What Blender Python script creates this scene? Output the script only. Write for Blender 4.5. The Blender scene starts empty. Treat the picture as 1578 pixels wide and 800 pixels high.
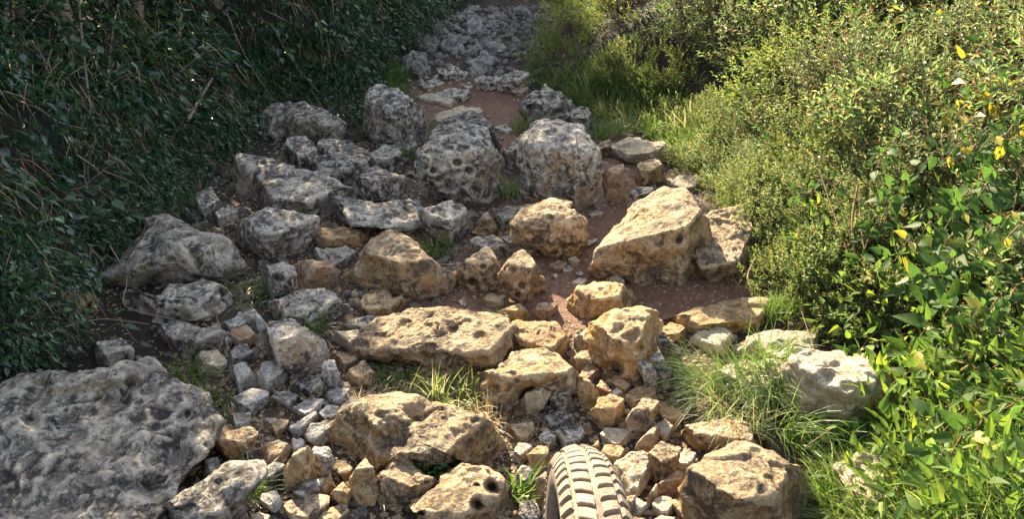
import bpy, bmesh, math, random
import numpy as np
from math import radians, sin, cos, tan, pi
from mathutils import Vector

S = bpy.context.scene
COL = S.collection
random.seed(7)
rng = np.random.default_rng(7)

# ------------------------------------------------------------------ camera, sky, sun, exposure
CAM_H, PITCH, FPX, CX, CY = 1.2, radians(28.0), 1200.0, 789.0, 400.0
SUN_AZ, SUN_EL = radians(-20.0), radians(30.0)       # azimuth from straight ahead (+Y) towards +X
cam_d = bpy.data.cameras.new("camera")
cam_d.sensor_width = 36.0
cam_d.lens = FPX / 1578.0 * 36.0
cam_d.clip_start, cam_d.clip_end = 0.02, 500.0
cam = bpy.data.objects.new("camera", cam_d)
COL.objects.link(cam)
cam.location = (0, 0, CAM_H)
cam.rotation_euler = (radians(90) - PITCH, 0, 0)
S.camera = cam

W = bpy.data.worlds.new("World")
S.world = W
W.use_nodes = True
nt = W.node_tree
bg = nt.nodes["Background"]
sky = nt.nodes.new("ShaderNodeTexSky")
sky.sky_type = 'NISHITA'
sky.sun_disc = False
sky.sun_elevation = SUN_EL
sky.sun_rotation = SUN_AZ
hz_ = nt.nodes.new("ShaderNodeHueSaturation")
hz_.inputs["Saturation"].default_value = .5
nt.links.new(sky.outputs[0], hz_.inputs["Color"])
nt.links.new(hz_.outputs[0], bg.inputs[0])
bg.inputs[1].default_value = 0.095
sun_d = bpy.data.lights.new("sun", 'SUN')
sun_d.energy = 5.0
sun_d.angle = radians(0.5)
sun_d.color = (1.0, 0.83, 0.57)
sun = bpy.data.objects.new("sun", sun_d)
COL.objects.link(sun)
SUNV = Vector((sin(SUN_AZ) * cos(SUN_EL), cos(SUN_AZ) * cos(SUN_EL), sin(SUN_EL)))
sun.rotation_euler = SUNV.to_track_quat('Z', 'Y').to_euler()
S.view_settings.view_transform = 'Standard'
S.view_settings.look = 'None'
S.view_settings.gamma = 1.0
S.view_settings.exposure = 2.42

# ------------------------------------------------------------------ numeric noise
def _h(ix, iy, iz, seed):
    n = (ix * 374761393 + iy * 668265263 + iz * 2147483647 + seed * 974634777) & 0xFFFFFFFF
    n = ((n ^ (n >> 13)) * 1274126177) & 0xFFFFFFFF
    n = ((n ^ (n >> 16)) * 2246822519) & 0xFFFFFFFF
    return ((n ^ (n >> 15)) & 0xFFFFFF) / float(0xFFFFFF)

def vnoise(p, seed=0):
    i = np.floor(p).astype(np.int64)
    f = p - i
    f = f * f * f * (f * (f * 6 - 15) + 10)
    r = 0
    for dx in (0, 1):
        wx = f[:, 0] if dx else 1 - f[:, 0]
        for dy in (0, 1):
            wy = f[:, 1] if dy else 1 - f[:, 1]
            for dz in (0, 1):
                wz = f[:, 2] if dz else 1 - f[:, 2]
                r = r + wx * wy * wz * _h(i[:, 0] + dx, i[:, 1] + dy, i[:, 2] + dz, seed)
    return r * 2 - 1

def fbm(p, octs=4, seed=0, gain=.5):
    a, t, r = 1.0, 0.0, 0
    for k in range(octs):
        r = r + a * vnoise(p * (2.03 ** k) + 17.3 * k, seed + k)
        t += a
        a *= gain
    return r / t

def ridged(p, octs=3, seed=0):
    a, t, r = 1.0, 0.0, 0
    for k in range(octs):
        r = r + a * (1 - 2 * np.abs(vnoise(p * (2.1 ** k) + 9.1 * k, seed + 31 * k)))
        t += a
        a *= .55
    return r / t

def pits(p, prob, seed=0):
    p = p + .35 * np.stack([vnoise(p * 1.3 + 5, seed + 61), vnoise(p * 1.3 + 25, seed + 62), vnoise(p * 1.3 + 45, seed + 63)], 1)
    return _pits(p, prob, seed)

def _pits(p, prob, seed=0):
    """distance to the nearest 'active' cell point; 1 far, 0 in its centre"""
    i = np.floor(p).astype(np.int64)
    best = np.full(len(p), 9.0)
    for dx in (-1, 0, 1):
        for dy in (-1, 0, 1):
            for dz in (-1, 0, 1):
                a, b, c = i[:, 0] + dx, i[:, 1] + dy, i[:, 2] + dz
                on = _h(a, b, c, seed + 5) < prob
                q = np.stack([a + _h(a, b, c, seed + 1), b + _h(a, b, c, seed + 2), c + _h(a, b, c, seed + 3)], 1)
                d = np.sqrt(((p - q) ** 2).sum(1))
                r = .22 + .68 * _h(a, b, c, seed + 4) ** 1.6
                best = np.minimum(best, np.where(on, d / r, 9.0))
    return np.clip(best, 0, 1)

def sstep(x, a, b):
    t = np.clip((x - a) / (b - a), 0, 1)
    return t * t * (3 - 2 * t)

# ------------------------------------------------------------------ terrain
cP, sP = cos(PITCH), sin(PITCH)
def rays(px, py):
    u = (np.asarray(px, float) - CX) / FPX
    v = (CY - np.asarray(py, float)) / FPX
    return np.stack([u, cP + v * sP, -sP + v * cP], -1)     # forward + u right + v up

def base_z(Y):
    return 0.17 * np.maximum(Y - 4.0, 0) ** 1.05 * (Y > 4.0)

def _ground_base(px, py):
    d = rays(px, py)
    t = np.full(d.shape[0], .3)
    for _ in range(400):
        P = d * t[:, None]
        dz = CAM_H + P[:, 2] - base_z(np.maximum(P[:, 1], 0))
        t = t + np.where(dz > 0, np.maximum(dz * .25, 1e-4), 0)
        t = np.minimum(t, 60)
    return d * t[:, None] + np.array([0, 0, CAM_H])

LB = np.array([(-60, 640), (0, 592), (105, 572), (118, 450), (185, 335), (340, 240), (430, 160), (560, 128), (612, 85), (655, 50), (690, 18)], float)
RB = np.array([(1330, 800), (1350, 690), (1410, 590), (1310, 515), (1200, 455), (1165, 335), (1080, 262), (1000, 200), (925, 165), (862, 135), (835, 70), (856, 14)], float)
GL = _ground_base(LB[:, 0], LB[:, 1])
GR = _ground_base(RB[:, 0], RB[:, 1])
def xL(Y): return np.interp(Y, GL[:, 1], GL[:, 0])
def xR(Y): return np.interp(Y, GR[:, 1], GR[:, 0])
YEND = GL[-1, 1] + .15

def ground_z(x, Y):
    x = np.asarray(x, float); Y = np.asarray(Y, float)
    b = base_z(np.clip(Y, 0, YEND + 1))
    w = .06 * np.sin(Y * 3.1) + .05 * np.sin(Y * 7.7 + 1)
    dl = np.maximum(xL(Y) + w - x, 0)
    dr = np.maximum(x - xR(Y) + w, 0)
    de = np.maximum(Y - YEND, 0)
    z = b + 1.05 * (1 - np.exp(-1.5 * dl)) + 1.35 * (1 - np.exp(-.62 * dr)) * (1 - .72 * sstep(Y, 4.3, 6.0)) + .3 * (1 - np.exp(-1.2 * de))
    q = np.stack([x, Y, 0 * x], -1).reshape(-1, 3)
    n = fbm(q * 2.2, 3, 3) * .022 + fbm(q * 14, 3, 5) * .006
    return z + n.reshape(z.shape)

_gpx = np.arange(-200, 1801, 5.0); _gpy = np.arange(-40, 921, 5.0)
_GX, _GY = np.meshgrid(_gpx, _gpy)
_D = rays(_GX.ravel(), _GY.ravel())
# a fine height table, so that the march below stays quick
_tx = np.arange(-6, 8.01, .03); _ty = np.arange(0, 16.01, .03)
_TX, _TY = np.meshgrid(_tx, _ty)
_TZ = ground_z(_TX, _TY)
def _tabz(x, y):
    fx = np.clip((x + 6) / .03, 0, len(_tx) - 1.001); fy = np.clip(y / .03, 0, len(_ty) - 1.001)
    i, j = fx.astype(int), fy.astype(int); a, b = fx - i, fy - j
    return (_TZ[j, i] * (1 - a) + _TZ[j, i + 1] * a) * (1 - b) + (_TZ[j + 1, i] * (1 - a) + _TZ[j + 1, i + 1] * a) * b
_T = np.full(len(_D), .4)
for _ in range(220):
    _P = _D * _T[:, None]
    _T = _T + (CAM_H + _P[:, 2] - _tabz(_P[:, 0], _P[:, 1])) * .4
_T = _T.reshape(_GX.shape)
def hit(px, py):
    """where the ray through a place of the photograph meets the ground"""
    px = np.atleast_1d(np.asarray(px, float)); py = np.atleast_1d(np.asarray(py, float))
    fx = np.clip((px + 200) / 5, 0, len(_gpx) - 1.001); fy = np.clip((py + 40) / 5, 0, len(_gpy) - 1.001)
    i, j = fx.astype(int), fy.astype(int); a, b = fx - i, fy - j
    t = (_T[j, i] * (1 - a) + _T[j, i + 1] * a) * (1 - b) + (_T[j + 1, i] * (1 - a) + _T[j + 1, i + 1] * a) * b
    d = rays(px, py)
    for _ in range(3):
        P = d * t[:, None]
        t = t + (CAM_H + P[:, 2] - _tabz(P[:, 0], P[:, 1])) * .4
    return d * t[:, None] + np.array([0, 0, CAM_H])

# ------------------------------------------------------------------ materials
def mat(name):
    m = bpy.data.materials.new(name)
    m.use_nodes = True
    n = m.node_tree
    return m, n, n.nodes["Principled BSDF"], n.nodes["Material Output"]

def nd(n, t, **kw):
    o = n.nodes.new(t)
    for k, v in kw.items():
        if k in o.inputs.keys() if hasattr(o.inputs, 'keys') else False:
            o.inputs[k].default_value = v
        else:
            setattr(o, k, v)
    return o

def noise_node(n, vec, scale, detail=6, rough=.55, dist=0.0):
    o = n.nodes.new("ShaderNodeTexNoise")
    o.inputs["Scale"].default_value = scale
    o.inputs["Detail"].default_value = detail
    o.inputs["Roughness"].default_value = rough
    o.inputs["Distortion"].default_value = dist
    n.links.new(vec, o.inputs["Vector"])
    return o.outputs["Fac"]

def ramp(n, fac, stops):
    o = n.nodes.new("ShaderNodeValToRGB")
    e = o.color_ramp.elements
    while len(e) < len(stops):
        e.new(.5)
    for k, (p, c) in enumerate(stops):
        e[k].position = p
        e[k].color = (c, c, c, 1) if isinstance(c, (int, float)) else (*c, 1)
    n.links.new(fac, o.inputs[0])
    return o.outputs[0]

def mix(n, fac, a, b, mode='MIX'):
    o = n.nodes.new("ShaderNodeMix")
    o.data_type = 'RGBA'
    o.blend_type = mode
    for sock, v in ((o.inputs[0], fac), (o.inputs[6], a), (o.inputs[7], b)):
        if isinstance(v, (int, float)):
            sock.default_value = v
        elif isinstance(v, tuple):
            sock.default_value = (*v, 1)
        else:
            n.links.new(v, sock)
    return o.outputs[2]

def math_node(n, op, a, b=0.0, clamp=False):
    o = n.nodes.new("ShaderNodeMath")
    o.operation = op
    o.use_clamp = clamp
    for sock, v in ((o.inputs[0], a), (o.inputs[1], b)):
        if isinstance(v, (int, float)):
            sock.default_value = v
        else:
            n.links.new(v, sock)
    return o.outputs[0]

def rock_mat(name, base, base2, pale, dark, flank_tint, dark_amt, flank_amt, fine=1.0):
    m, n, bsdf, out = mat(name)
    tc = n.nodes.new("ShaderNodeTexCoord")
    oi = n.nodes.new("ShaderNodeObjectInfo")
    mp = n.nodes.new("ShaderNodeVectorMath"); mp.operation = 'MULTIPLY_ADD'
    cmb = n.nodes.new("ShaderNodeCombineXYZ")
    for k in range(3):
        n.links.new(oi.outputs["Random"], cmb.inputs[k])
    n.links.new(cmb.outputs[0], mp.inputs[0])
    mp.inputs[1].default_value = (37, 91, 53)
    n.links.new(tc.outputs["Object"], mp.inputs[2])
    v = mp.outputs[0]
    big = noise_node(n, v, 7, 5, .6)
    midn = noise_node(n, v, 26, 8, .68, .4)
    sm = noise_node(n, v, 95, 6, .7)
    c = mix(n, ramp(n, big, [(.38, 0.0), (.62, 1.0)]), base, base2)
    c = mix(n, ramp(n, midn, [(.50, 0.0), (.57, .9)]), c, pale)
    # ochre tint in patches
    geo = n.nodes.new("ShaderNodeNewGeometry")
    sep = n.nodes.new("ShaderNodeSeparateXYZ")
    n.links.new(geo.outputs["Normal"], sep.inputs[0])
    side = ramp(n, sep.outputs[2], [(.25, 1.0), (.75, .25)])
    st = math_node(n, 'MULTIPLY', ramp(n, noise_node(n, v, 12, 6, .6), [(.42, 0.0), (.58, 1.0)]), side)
    st = math_node(n, 'MULTIPLY', st, flank_amt)
    c = mix(n, st, c, flank_tint)
    # black and grey lichen patches
    lich = noise_node(n, v, 17, 9, .74, .6)
    lm = math_node(n, 'MULTIPLY', ramp(n, lich, [(.50, 0.0), (.55, 1.0)]), dark_amt)
    c = mix(n, lm, c, dark)
    # worn pale edges, darker colour in the creases
    edge = ramp(n, geo.outputs["Pointiness"], [(.503, 0.0), (.545, .85)])
    c = mix(n, edge, c, pale)
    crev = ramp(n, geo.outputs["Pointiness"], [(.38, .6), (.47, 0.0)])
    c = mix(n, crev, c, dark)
    l2 = noise_node(n, v, 75, 7, .75, .3)
    lm2 = math_node(n, 'MULTIPLY', ramp(n, l2, [(.54, 0.0), (.58, 1.0)]), ramp(n, lich, [(.40, 0.0), (.50, .9)]))
    c = mix(n, math_node(n, 'MULTIPLY', lm2, dark_amt), c, dark)
    l3 = noise_node(n, v, 110, 5, .7)
    c = mix(n, math_node(n, 'MULTIPLY', ramp(n, l3, [(.60, 0.0), (.64, .8)]), ramp(n, big, [(.42, 0.0), (.55, 1.0)])), c, pale)
    spk = ramp(n, sm, [(.32, .35), (.44, .95), (.58, 1.0), (.72, 1.3)])
    c = mix(n, 1.0, c, spk, 'MULTIPLY')
    rv = n.nodes.new("ShaderNodeHueSaturation")
    n.links.new(c, rv.inputs["Color"])
    mr = n.nodes.new("ShaderNodeMapRange")
    mr.inputs[3].default_value = .82; mr.inputs[4].default_value = 1.2
    n.links.new(oi.outputs["Random"], mr.inputs[0])
    n.links.new(mr.outputs[0], rv.inputs["Value"])
    n.links.new(rv.outputs[0], bsdf.inputs["Base Color"])
    bsdf.inputs["Roughness"].default_value = .82
    bsdf.inputs["Specular IOR Level"].default_value = .35
    vo = n.nodes.new("ShaderNodeTexVoronoi")
    vo.inputs["Scale"].default_value = 60
    n.links.new(v, vo.inputs["Vector"])
    pit = ramp(n, vo.outputs["Distance"], [(.10, 0.0), (.35, 1.0)])
    hgt = math_node(n, 'ADD', math_node(n, 'MULTIPLY', midn, 1.6), math_node(n, 'MULTIPLY', sm, .7))
    hgt = math_node(n, 'ADD', hgt, math_node(n, 'MULTIPLY', pit, .25))
    hgt = math_node(n, 'ADD', hgt, math_node(n, 'MULTIPLY', noise_node(n, v, 300, 3, .6), .25))
    bp = n.nodes.new("ShaderNodeBump")
    bp.inputs["Strength"].default_value = 1.0 * fine
    bp.inputs["Distance"].default_value = .018
    n.links.new(hgt, bp.inputs["Height"])
    n.links.new(bp.outputs[0], bsdf.inputs["Normal"])
    return m

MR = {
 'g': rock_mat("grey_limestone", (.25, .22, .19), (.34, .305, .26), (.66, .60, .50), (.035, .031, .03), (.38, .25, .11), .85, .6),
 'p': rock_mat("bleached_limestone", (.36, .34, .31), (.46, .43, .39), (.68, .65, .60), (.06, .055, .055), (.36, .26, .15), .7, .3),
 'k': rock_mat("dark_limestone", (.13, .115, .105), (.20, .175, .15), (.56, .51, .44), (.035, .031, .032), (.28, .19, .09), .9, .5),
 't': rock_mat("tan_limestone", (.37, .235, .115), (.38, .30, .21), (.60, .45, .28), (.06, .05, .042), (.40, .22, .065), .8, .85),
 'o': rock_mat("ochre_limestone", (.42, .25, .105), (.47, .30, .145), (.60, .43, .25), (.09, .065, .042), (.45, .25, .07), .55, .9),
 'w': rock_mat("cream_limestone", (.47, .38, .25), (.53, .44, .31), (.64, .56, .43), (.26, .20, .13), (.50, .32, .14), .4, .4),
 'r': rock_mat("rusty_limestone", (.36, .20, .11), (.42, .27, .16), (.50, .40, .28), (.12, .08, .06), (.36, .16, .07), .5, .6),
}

def leaf_mat(name, cols, rough=.38, trans=.35, spec=.5):
    m, n, bsdf, out = mat(name)
    geo = n.nodes.new("ShaderNodeNewGeometry")
    c = ramp(n, geo.outputs["Random Per Island"], [(k / max(1, len(cols) - 1), cc) for k, cc in enumerate(cols)])
    tc = n.nodes.new("ShaderNodeTexCoord")
    c = mix(n, 1.0, c, ramp(n, noise_node(n, tc.outputs["Object"], 7 if "smilax" in name else 60, 5, .65), [(.34, .55), (.52, 1.0), (.70, 1.25)]), 'MULTIPLY')
    n.links.new(c, bsdf.inputs["Base Color"])
    bsdf.inputs["Roughness"].default_value = rough
    bsdf.inputs["Specular IOR Level"].default_value = spec
    tr = n.nodes.new("ShaderNodeBsdfTranslucent")
    hs = n.nodes.new("ShaderNodeHueSaturation")
    hs.inputs["Saturation"].default_value = 1.08
    hs.inputs["Value"].default_value = 2.3
    hs.inputs["Hue"].default_value = .485
    n.links.new(c, hs.inputs["Color"])
    n.links.new(hs.outputs[0], tr.inputs["Color"])
    mx = n.nodes.new("ShaderNodeMixShader")
    mx.inputs[0].default_value = trans
    n.links.new(bsdf.outputs[0], mx.inputs[1])
    n.links.new(tr.outputs[0], mx.inputs[2])
    n.links.new(mx.outputs[0], out.inputs["Surface"])
    return m

ML = {
 'shrub2': leaf_mat("olive_shrub_leaf", [(.065, .115, .04), (.10, .155, .06), (.14, .19, .085), (.05, .09, .03), (.20, .23, .12), (.05, .07, .02), (.18, .12, .07)], .44, .36, .32),
 'shrub3': leaf_mat("fresh_shrub_leaf", [(.07, .13, .035), (.11, .17, .045), (.16, .21, .07), (.055, .10, .025), (.22, .23, .06), (.04, .075, .02)], .42, .38, .32),
 'ivy': leaf_mat("dark_glossy_leaf", [(.010, .030, .013), (.018, .055, .024), (.014, .045, .026), (.035, .085, .025), (.012, .035, .018), (.055, .13, .03), (.016, .05, .03)], .26, .2, .7),
 'far': leaf_mat("deep_green_leaf", [(.018, .04, .02), (.03, .06, .025), (.04, .07, .03)], .5, .25),
 'shrub': leaf_mat("small_shrub_leaf", [(.07, .125, .04), (.12, .19, .06), (.09, .16, .06), (.18, .24, .10), (.055, .105, .035), (.18, .23, .07), (.22, .18, .09), (.035, .06, .018), (.13, .075, .04)], .42, .38, .32),
 'vine': leaf_mat("smilax_leaf", [(.08, .15, .025), (.12, .19, .035), (.06, .12, .025), (.19, .24, .04), (.04, .09, .02), (.10, .16, .035), (.05, .10, .025), (.13, .20, .03)], .58, .42, .22),
 'yellow': leaf_mat("yellowing_leaf", [(.38, .34, .03), (.30, .30, .04), (.42, .28, .03)], .45, .4),
 'grass': leaf_mat("grass_blade", [(.045, .10, .02), (.07, .15, .025), (.10, .18, .04), (.08, .14, .03), (.13, .18, .05), (.04, .085, .02)], .42, .3),
 'paleg': leaf_mat("sunbleached_grass_blade", [(.10, .16, .04), (.14, .21, .05), (.26, .26, .12), (.09, .15, .03), (.34, .31, .18), (.12, .19, .05)], .5, .4),
 'dry': leaf_mat("dry_straw", [(.34, .27, .15), (.42, .34, .20), (.25, .18, .09), (.46, .40, .27)], .6, .2),
 'herb': leaf_mat("soft_herb_leaf", [(.05, .13, .03), (.07, .17, .04), (.10, .20, .06)], .5, .4),
}

def bark_mat(name, a, b):
    m, n, bsdf, out = mat(name)
    tc = n.nodes.new("ShaderNodeTexCoord")
    f = noise_node(n, tc.outputs["Object"], 60, 5, .6)
    n.links.new(mix(n, f, a, b), bsdf.inputs["Base Color"])
    bsdf.inputs["Roughness"].default_value = .8
    bp = n.nodes.new("ShaderNodeBump")
    bp.inputs["Distance"].default_value = .003
    n.links.new(f, bp.inputs["Height"])
    n.links.new(bp.outputs[0], bsdf.inputs["Normal"])
    return m
MB_TWIG = bark_mat("reddish_twig", (.11, .055, .03), (.22, .13, .07))
MB_BARK = bark_mat("pale_bark", (.16, .13, .09), (.32, .26, .18))

# soil
m, n, bsdf, out = mat("red_brown_soil")
tc = n.nodes.new("ShaderNodeTexCoord")
v = tc.outputs["Object"]
a_ = noise_node(n, v, 3, 6, .6); b_ = noise_node(n, v, 40, 8, .7); d_ = noise_node(n, v, 180, 4, .6)
c = mix(n, ramp(n, a_, [(.35, 0.0), (.65, 1.0)]), (.16, .072, .043), (.105, .055, .043))
c = mix(n, ramp(n, b_, [(.48, 0.0), (.66, .7)]), c, (.22, .135, .085))
c = mix(n, ramp(n, b_, [(.30, .7), (.44, 0.0)]), c, (.06, .035, .022))
c = mix(n, ramp(n, d_, [(.62, 0.0), (.68, .8)]), c, (.36, .30, .24))
# dark humus off the trodden strip, under plants; blackened to paint in gap shade
sp = n.nodes.new("ShaderNodeAttribute"); sp.attribute_name = "mould_shade"
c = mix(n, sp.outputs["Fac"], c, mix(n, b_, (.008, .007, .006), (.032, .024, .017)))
n.links.new(c, bsdf.inputs["Base Color"])
bsdf.inputs["Roughness"].default_value = .95
bp = n.nodes.new("ShaderNodeBump"); bp.inputs["Distance"].default_value = .01; bp.inputs["Strength"].default_value = .8
vo = n.nodes.new("ShaderNodeTexVoronoi"); vo.feature = 'DISTANCE_TO_EDGE'; vo.inputs["Scale"].default_value = 22
n.links.new(v, vo.inputs["Vector"])
crk = ramp(n, vo.outputs["Distance"], [(.0, 0.0), (.04, 1.0)])
h_ = math_node(n, 'ADD', math_node(n, 'ADD', b_, math_node(n, 'MULTIPLY', d_, .5)), math_node(n, 'MULTIPLY', crk, .12))
n.links.new(h_, bp.inputs["Height"]); n.links.new(bp.outputs[0], bsdf.inputs["Normal"])
M_SOIL = m

# ------------------------------------------------------------------ object helpers
def mesh_np(name, V, F, smooth=False):
    """V (n,3); F (m,3) or (m,4) int array"""
    me = bpy.data.meshes.new(name)
    V = np.ascontiguousarray(V, dtype=np.float32); F = np.ascontiguousarray(F, dtype=np.int32)
    k = F.shape[1]
    me.vertices.add(len(V)); me.vertices.foreach_set("co", V.ravel())
    me.loops.add(F.size); me.loops.foreach_set("vertex_index", F.ravel())
    me.polygons.add(len(F))
    me.polygons.foreach_set("loop_start", np.arange(0, F.size, k, dtype=np.int32))
    me.polygons.foreach_set("loop_total", np.full(len(F), k, dtype=np.int32))
    me.polygons.foreach_set("use_smooth", np.full(len(F), smooth, dtype=bool))
    me.update(calc_edges=True)
    return me

def link(name, me, material=None, parent=None, loc=None, label=None, cat=None, group=None, kind=None):
    o = bpy.data.objects.new(name, me)
    COL.objects.link(o)
    if material is not None and me is not None and len(me.materials) == 0:
        me.materials.append(material)
    if parent is not None: o.parent = parent
    if loc is not None: o.location = loc
    if label: o["label"] = label
    if cat: o["category"] = cat
    if group: o["group"] = group
    if kind: o["kind"] = kind
    return o

def frame_of(d):
    """orthonormal side and normal vectors for an array of directions"""
    up = np.tile(np.array([0, 0, 1.0]), (len(d), 1))
    up[np.abs(d[:, 2]) > .95] = (1, 0, 0)
    s = np.cross(d, up); s /= np.linalg.norm(s, axis=1)[:, None] + 1e-9
    return s, np.cross(s, d)

def norm(v): return v / (np.linalg.norm(v, axis=-1, keepdims=True) + 1e-9)

def kites(P, D, L, Wd, roll=None, fold=.25, droop=.15):
    """simple folded pointed leaves: two triangles each"""
    n = len(P)
    D = norm(D)
    s, u = frame_of(D)
    if roll is None: roll = rng.normal(0, .7, n)
    c_, s_ = np.cos(roll)[:, None], np.sin(roll)[:, None]
    s, u = s * c_ + u * s_, u * c_ - s * s_
    L = np.broadcast_to(L, n)[:, None]; Wd = np.broadcast_to(Wd, n)[:, None]
    a = P
    l = P + D * L * .42 + s * Wd * .5 + u * Wd * fold
    r = P + D * L * .42 - s * Wd * .5 + u * Wd * fold
    t = P + D * L - u * L * droop
    V = np.stack([a, l, t, r], 1).reshape(-1, 3)
    b = np.arange(n)[:, None] * 4
    F = np.concatenate([b + np.array([[0, 2, 1]]), b + np.array([[0, 3, 2]])], 0)
    return V, F

LEAFX = np.array([0, .10, .32, .60, .85, 1.0])
def broad(P, D, L, Wd, roll=None, heart=True, curl=.18):
    """broad pointed leaf, midrib folded and curved"""
    n = len(P)
    D = norm(D); s, u = frame_of(D)
    if roll is None: roll = rng.normal(0, .5, n)
    c_, s_ = np.cos(roll)[:, None], np.sin(roll)[:, None]
    s, u = s * c_ + u * s_, u * c_ - s * s_
    L = np.broadcast_to(L, n)[:, None]; Wd = np.broadcast_to(Wd, n)[:, None]
    wid = np.array([.42 if heart else .1, .86, 1.0, .66, .26, 0]) * .5
    xo = np.array([-.10 if heart else 0, .04, .32, .60, .85, 1.0])
    vs = []
    for k, x in enumerate(LEAFX):
        mid = P + D * L * x - u * L * curl * x * x
        vs.append(mid)
        if 0 <= k < 5:
            e = P + D * L * xo[k] - u * L * curl * x * x + u * Wd * .12 * (wid[k] * 2)
            vs.append(e + s * Wd * wid[k]); vs.append(e - s * Wd * wid[k])
    V = np.stack(vs, 1).reshape(-1, 3)
    q = []
    for k in range(4):
        m0, l0, r0 = 3 * k, 3 * k + 1, 3 * k + 2
        m1, l1, r1 = m0 + 3, l0 + 3, r0 + 3
        q += [(m0, m1, l1), (m0, l1, l0), (m0, r0, r1), (m0, r1, m1)]
    q += [(12, 15, 13), (12, 14, 15)]
    b = np.arange(n)[:, None, None] * 16
    F = (b + np.array(q)[None]).reshape(-1, 3)
    return V, F

def blades(P, D, L, Wd, bend, seg=4):
    """curved tapering grass blades; bend is added to the direction along the length"""
    n = len(P)
    D = norm(D); L = np.broadcast_to(L, n)[:, None]; Wd = np.broadcast_to(Wd, n)[:, None]
    ang = rng.uniform(0, 2 * pi, n)
    s = np.stack([np.cos(ang), np.sin(ang), 0 * ang], 1)
    vs = []
    cur = P.copy(); d = D.copy()
    for k in range(seg + 1):
        w = Wd * .5 * (1 - (k / seg) ** 1.6) + 1e-4
        vs += [cur + s * w, cur - s * w]
        d = norm(d + bend / seg)
        cur = cur + d * L / seg
    V = np.stack(vs, 1).reshape(-1, 3)
    q = [(2 * k, 2 * k + 1, 2 * k + 3, 2 * k + 2) for k in range(seg)]
    b = np.arange(n)[:, None, None] * (2 * seg + 2)
    return V, (b + np.array(q)[None]).reshape(-1, 4)

def tube(pts, rad, sides=5):
    """one tapering tube through points"""
    pts = np.asarray(pts, float); m_ = len(pts)
    rad = np.broadcast_to(rad, m_)
    T = norm(np.gradient(pts, axis=0))
    s, u = frame_of(T)
    a = np.arange(sides) * 2 * pi / sides
    V = (pts[:, None] + rad[:, None, None] * (np.cos(a)[None, :, None] * s[:, None] + np.sin(a)[None, :, None] * u[:, None])).reshape(-1, 3)
    F = []
    for k in range(m_ - 1):
        for j in range(sides):
            F.append((k * sides + j, k * sides + (j + 1) % sides, (k + 1) * sides + (j + 1) % sides, (k + 1) * sides + j))
    return V, np.array(F)

def join(parts):
    Vs, Fs, o = [], [], 0
    for V, F in parts:
        if len(V) == 0: continue
        if F.shape[1] == 3: F = np.concatenate([F, F[:, 2:3]], 1) if any(p[1].shape[1] == 4 for p in parts) else F
        Vs.append(V); Fs.append(F + o); o += len(V)
    return np.concatenate(Vs), np.concatenate(Fs)

def mesh_mixed(name, parts, smooth=False):
    """join parts whose faces may be triangles or quads"""
    me = bpy.data.meshes.new(name)
    V = np.concatenate([p[0] for p in parts]).astype(np.float32)
    o = 0; loops = []; tot = []
    for pv, pf in parts:
        loops.append((pf + o).ravel()); tot.append(np.full(len(pf), pf.shape[1])); o += len(pv)
    loops = np.concatenate(loops).astype(np.int32); tot = np.concatenate(tot).astype(np.int32)
    st = np.concatenate([[0], np.cumsum(tot)[:-1]]).astype(np.int32)
    me.vertices.add(len(V)); me.vertices.foreach_set("co", V.ravel())
    me.loops.add(len(loops)); me.loops.foreach_set("vertex_index", loops)
    me.polygons.add(len(tot)); me.polygons.foreach_set("loop_start", st); me.polygons.foreach_set("loop_total", tot)
    me.polygons.foreach_set("use_smooth", np.full(len(tot), smooth, dtype=bool))
    me.update(calc_edges=True)
    return me

# ------------------------------------------------------------------ the ground sheet
def axis(lo, hi, f0, f1, fine, grow=1.25):
    a = list(np.arange(f0, f1, fine))
    st = fine
    while a[-1] < hi:
        st *= grow; a.append(a[-1] + st)
    st = fine
    while a[0] > lo:
        st *= grow; a.insert(0, a[0] - st)
    return np.array(a)
gx = axis(-90, 90, -1.7, 1.6, .016)
gy = axis(-60, 200, .5, 5.4, .018)
GX, GY = np.meshgrid(gx, gy)
GZ = ground_z(GX, GY)
V = np.stack([GX, GY, GZ], -1).reshape(-1, 3)
nx, ny = len(gx), len(gy)
I = np.arange(nx * ny).reshape(ny, nx)
F = np.stack([I[:-1, :-1], I[:-1, 1:], I[1:, 1:], I[1:, :-1]], -1).reshape(-1, 4)
me = mesh_np("ground", V, F, True)
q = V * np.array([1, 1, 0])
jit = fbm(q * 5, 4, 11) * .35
mould_shade = np.maximum(sstep(xL(V[:, 1]) + .55 - V[:, 0] + jit, 0, .35), sstep(V[:, 0] - xR(V[:, 1]) + .02 + jit * .5, 0, .2))
# bare red soil only on the trodden strip and in the hollow; humus with painted shade elsewhere
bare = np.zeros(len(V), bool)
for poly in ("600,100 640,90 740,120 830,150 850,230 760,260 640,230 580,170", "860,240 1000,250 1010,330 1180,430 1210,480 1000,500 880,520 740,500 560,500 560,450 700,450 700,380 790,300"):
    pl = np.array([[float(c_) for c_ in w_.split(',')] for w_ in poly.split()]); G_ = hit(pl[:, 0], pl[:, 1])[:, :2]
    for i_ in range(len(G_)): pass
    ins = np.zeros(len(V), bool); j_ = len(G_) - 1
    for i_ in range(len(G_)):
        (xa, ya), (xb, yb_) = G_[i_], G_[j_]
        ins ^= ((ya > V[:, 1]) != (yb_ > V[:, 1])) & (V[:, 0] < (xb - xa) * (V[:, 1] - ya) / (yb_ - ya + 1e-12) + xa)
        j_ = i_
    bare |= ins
mould_shade = np.maximum(mould_shade, np.where(bare, 0, .78 + .2 * np.clip(jit * 3, -1, 1)))
mould_shade = np.clip(mould_shade, 0, 1).astype(np.float32)
at = me.attributes.new("mould_shade", 'FLOAT', 'POINT')
at.data.foreach_set("value", mould_shade)
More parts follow.
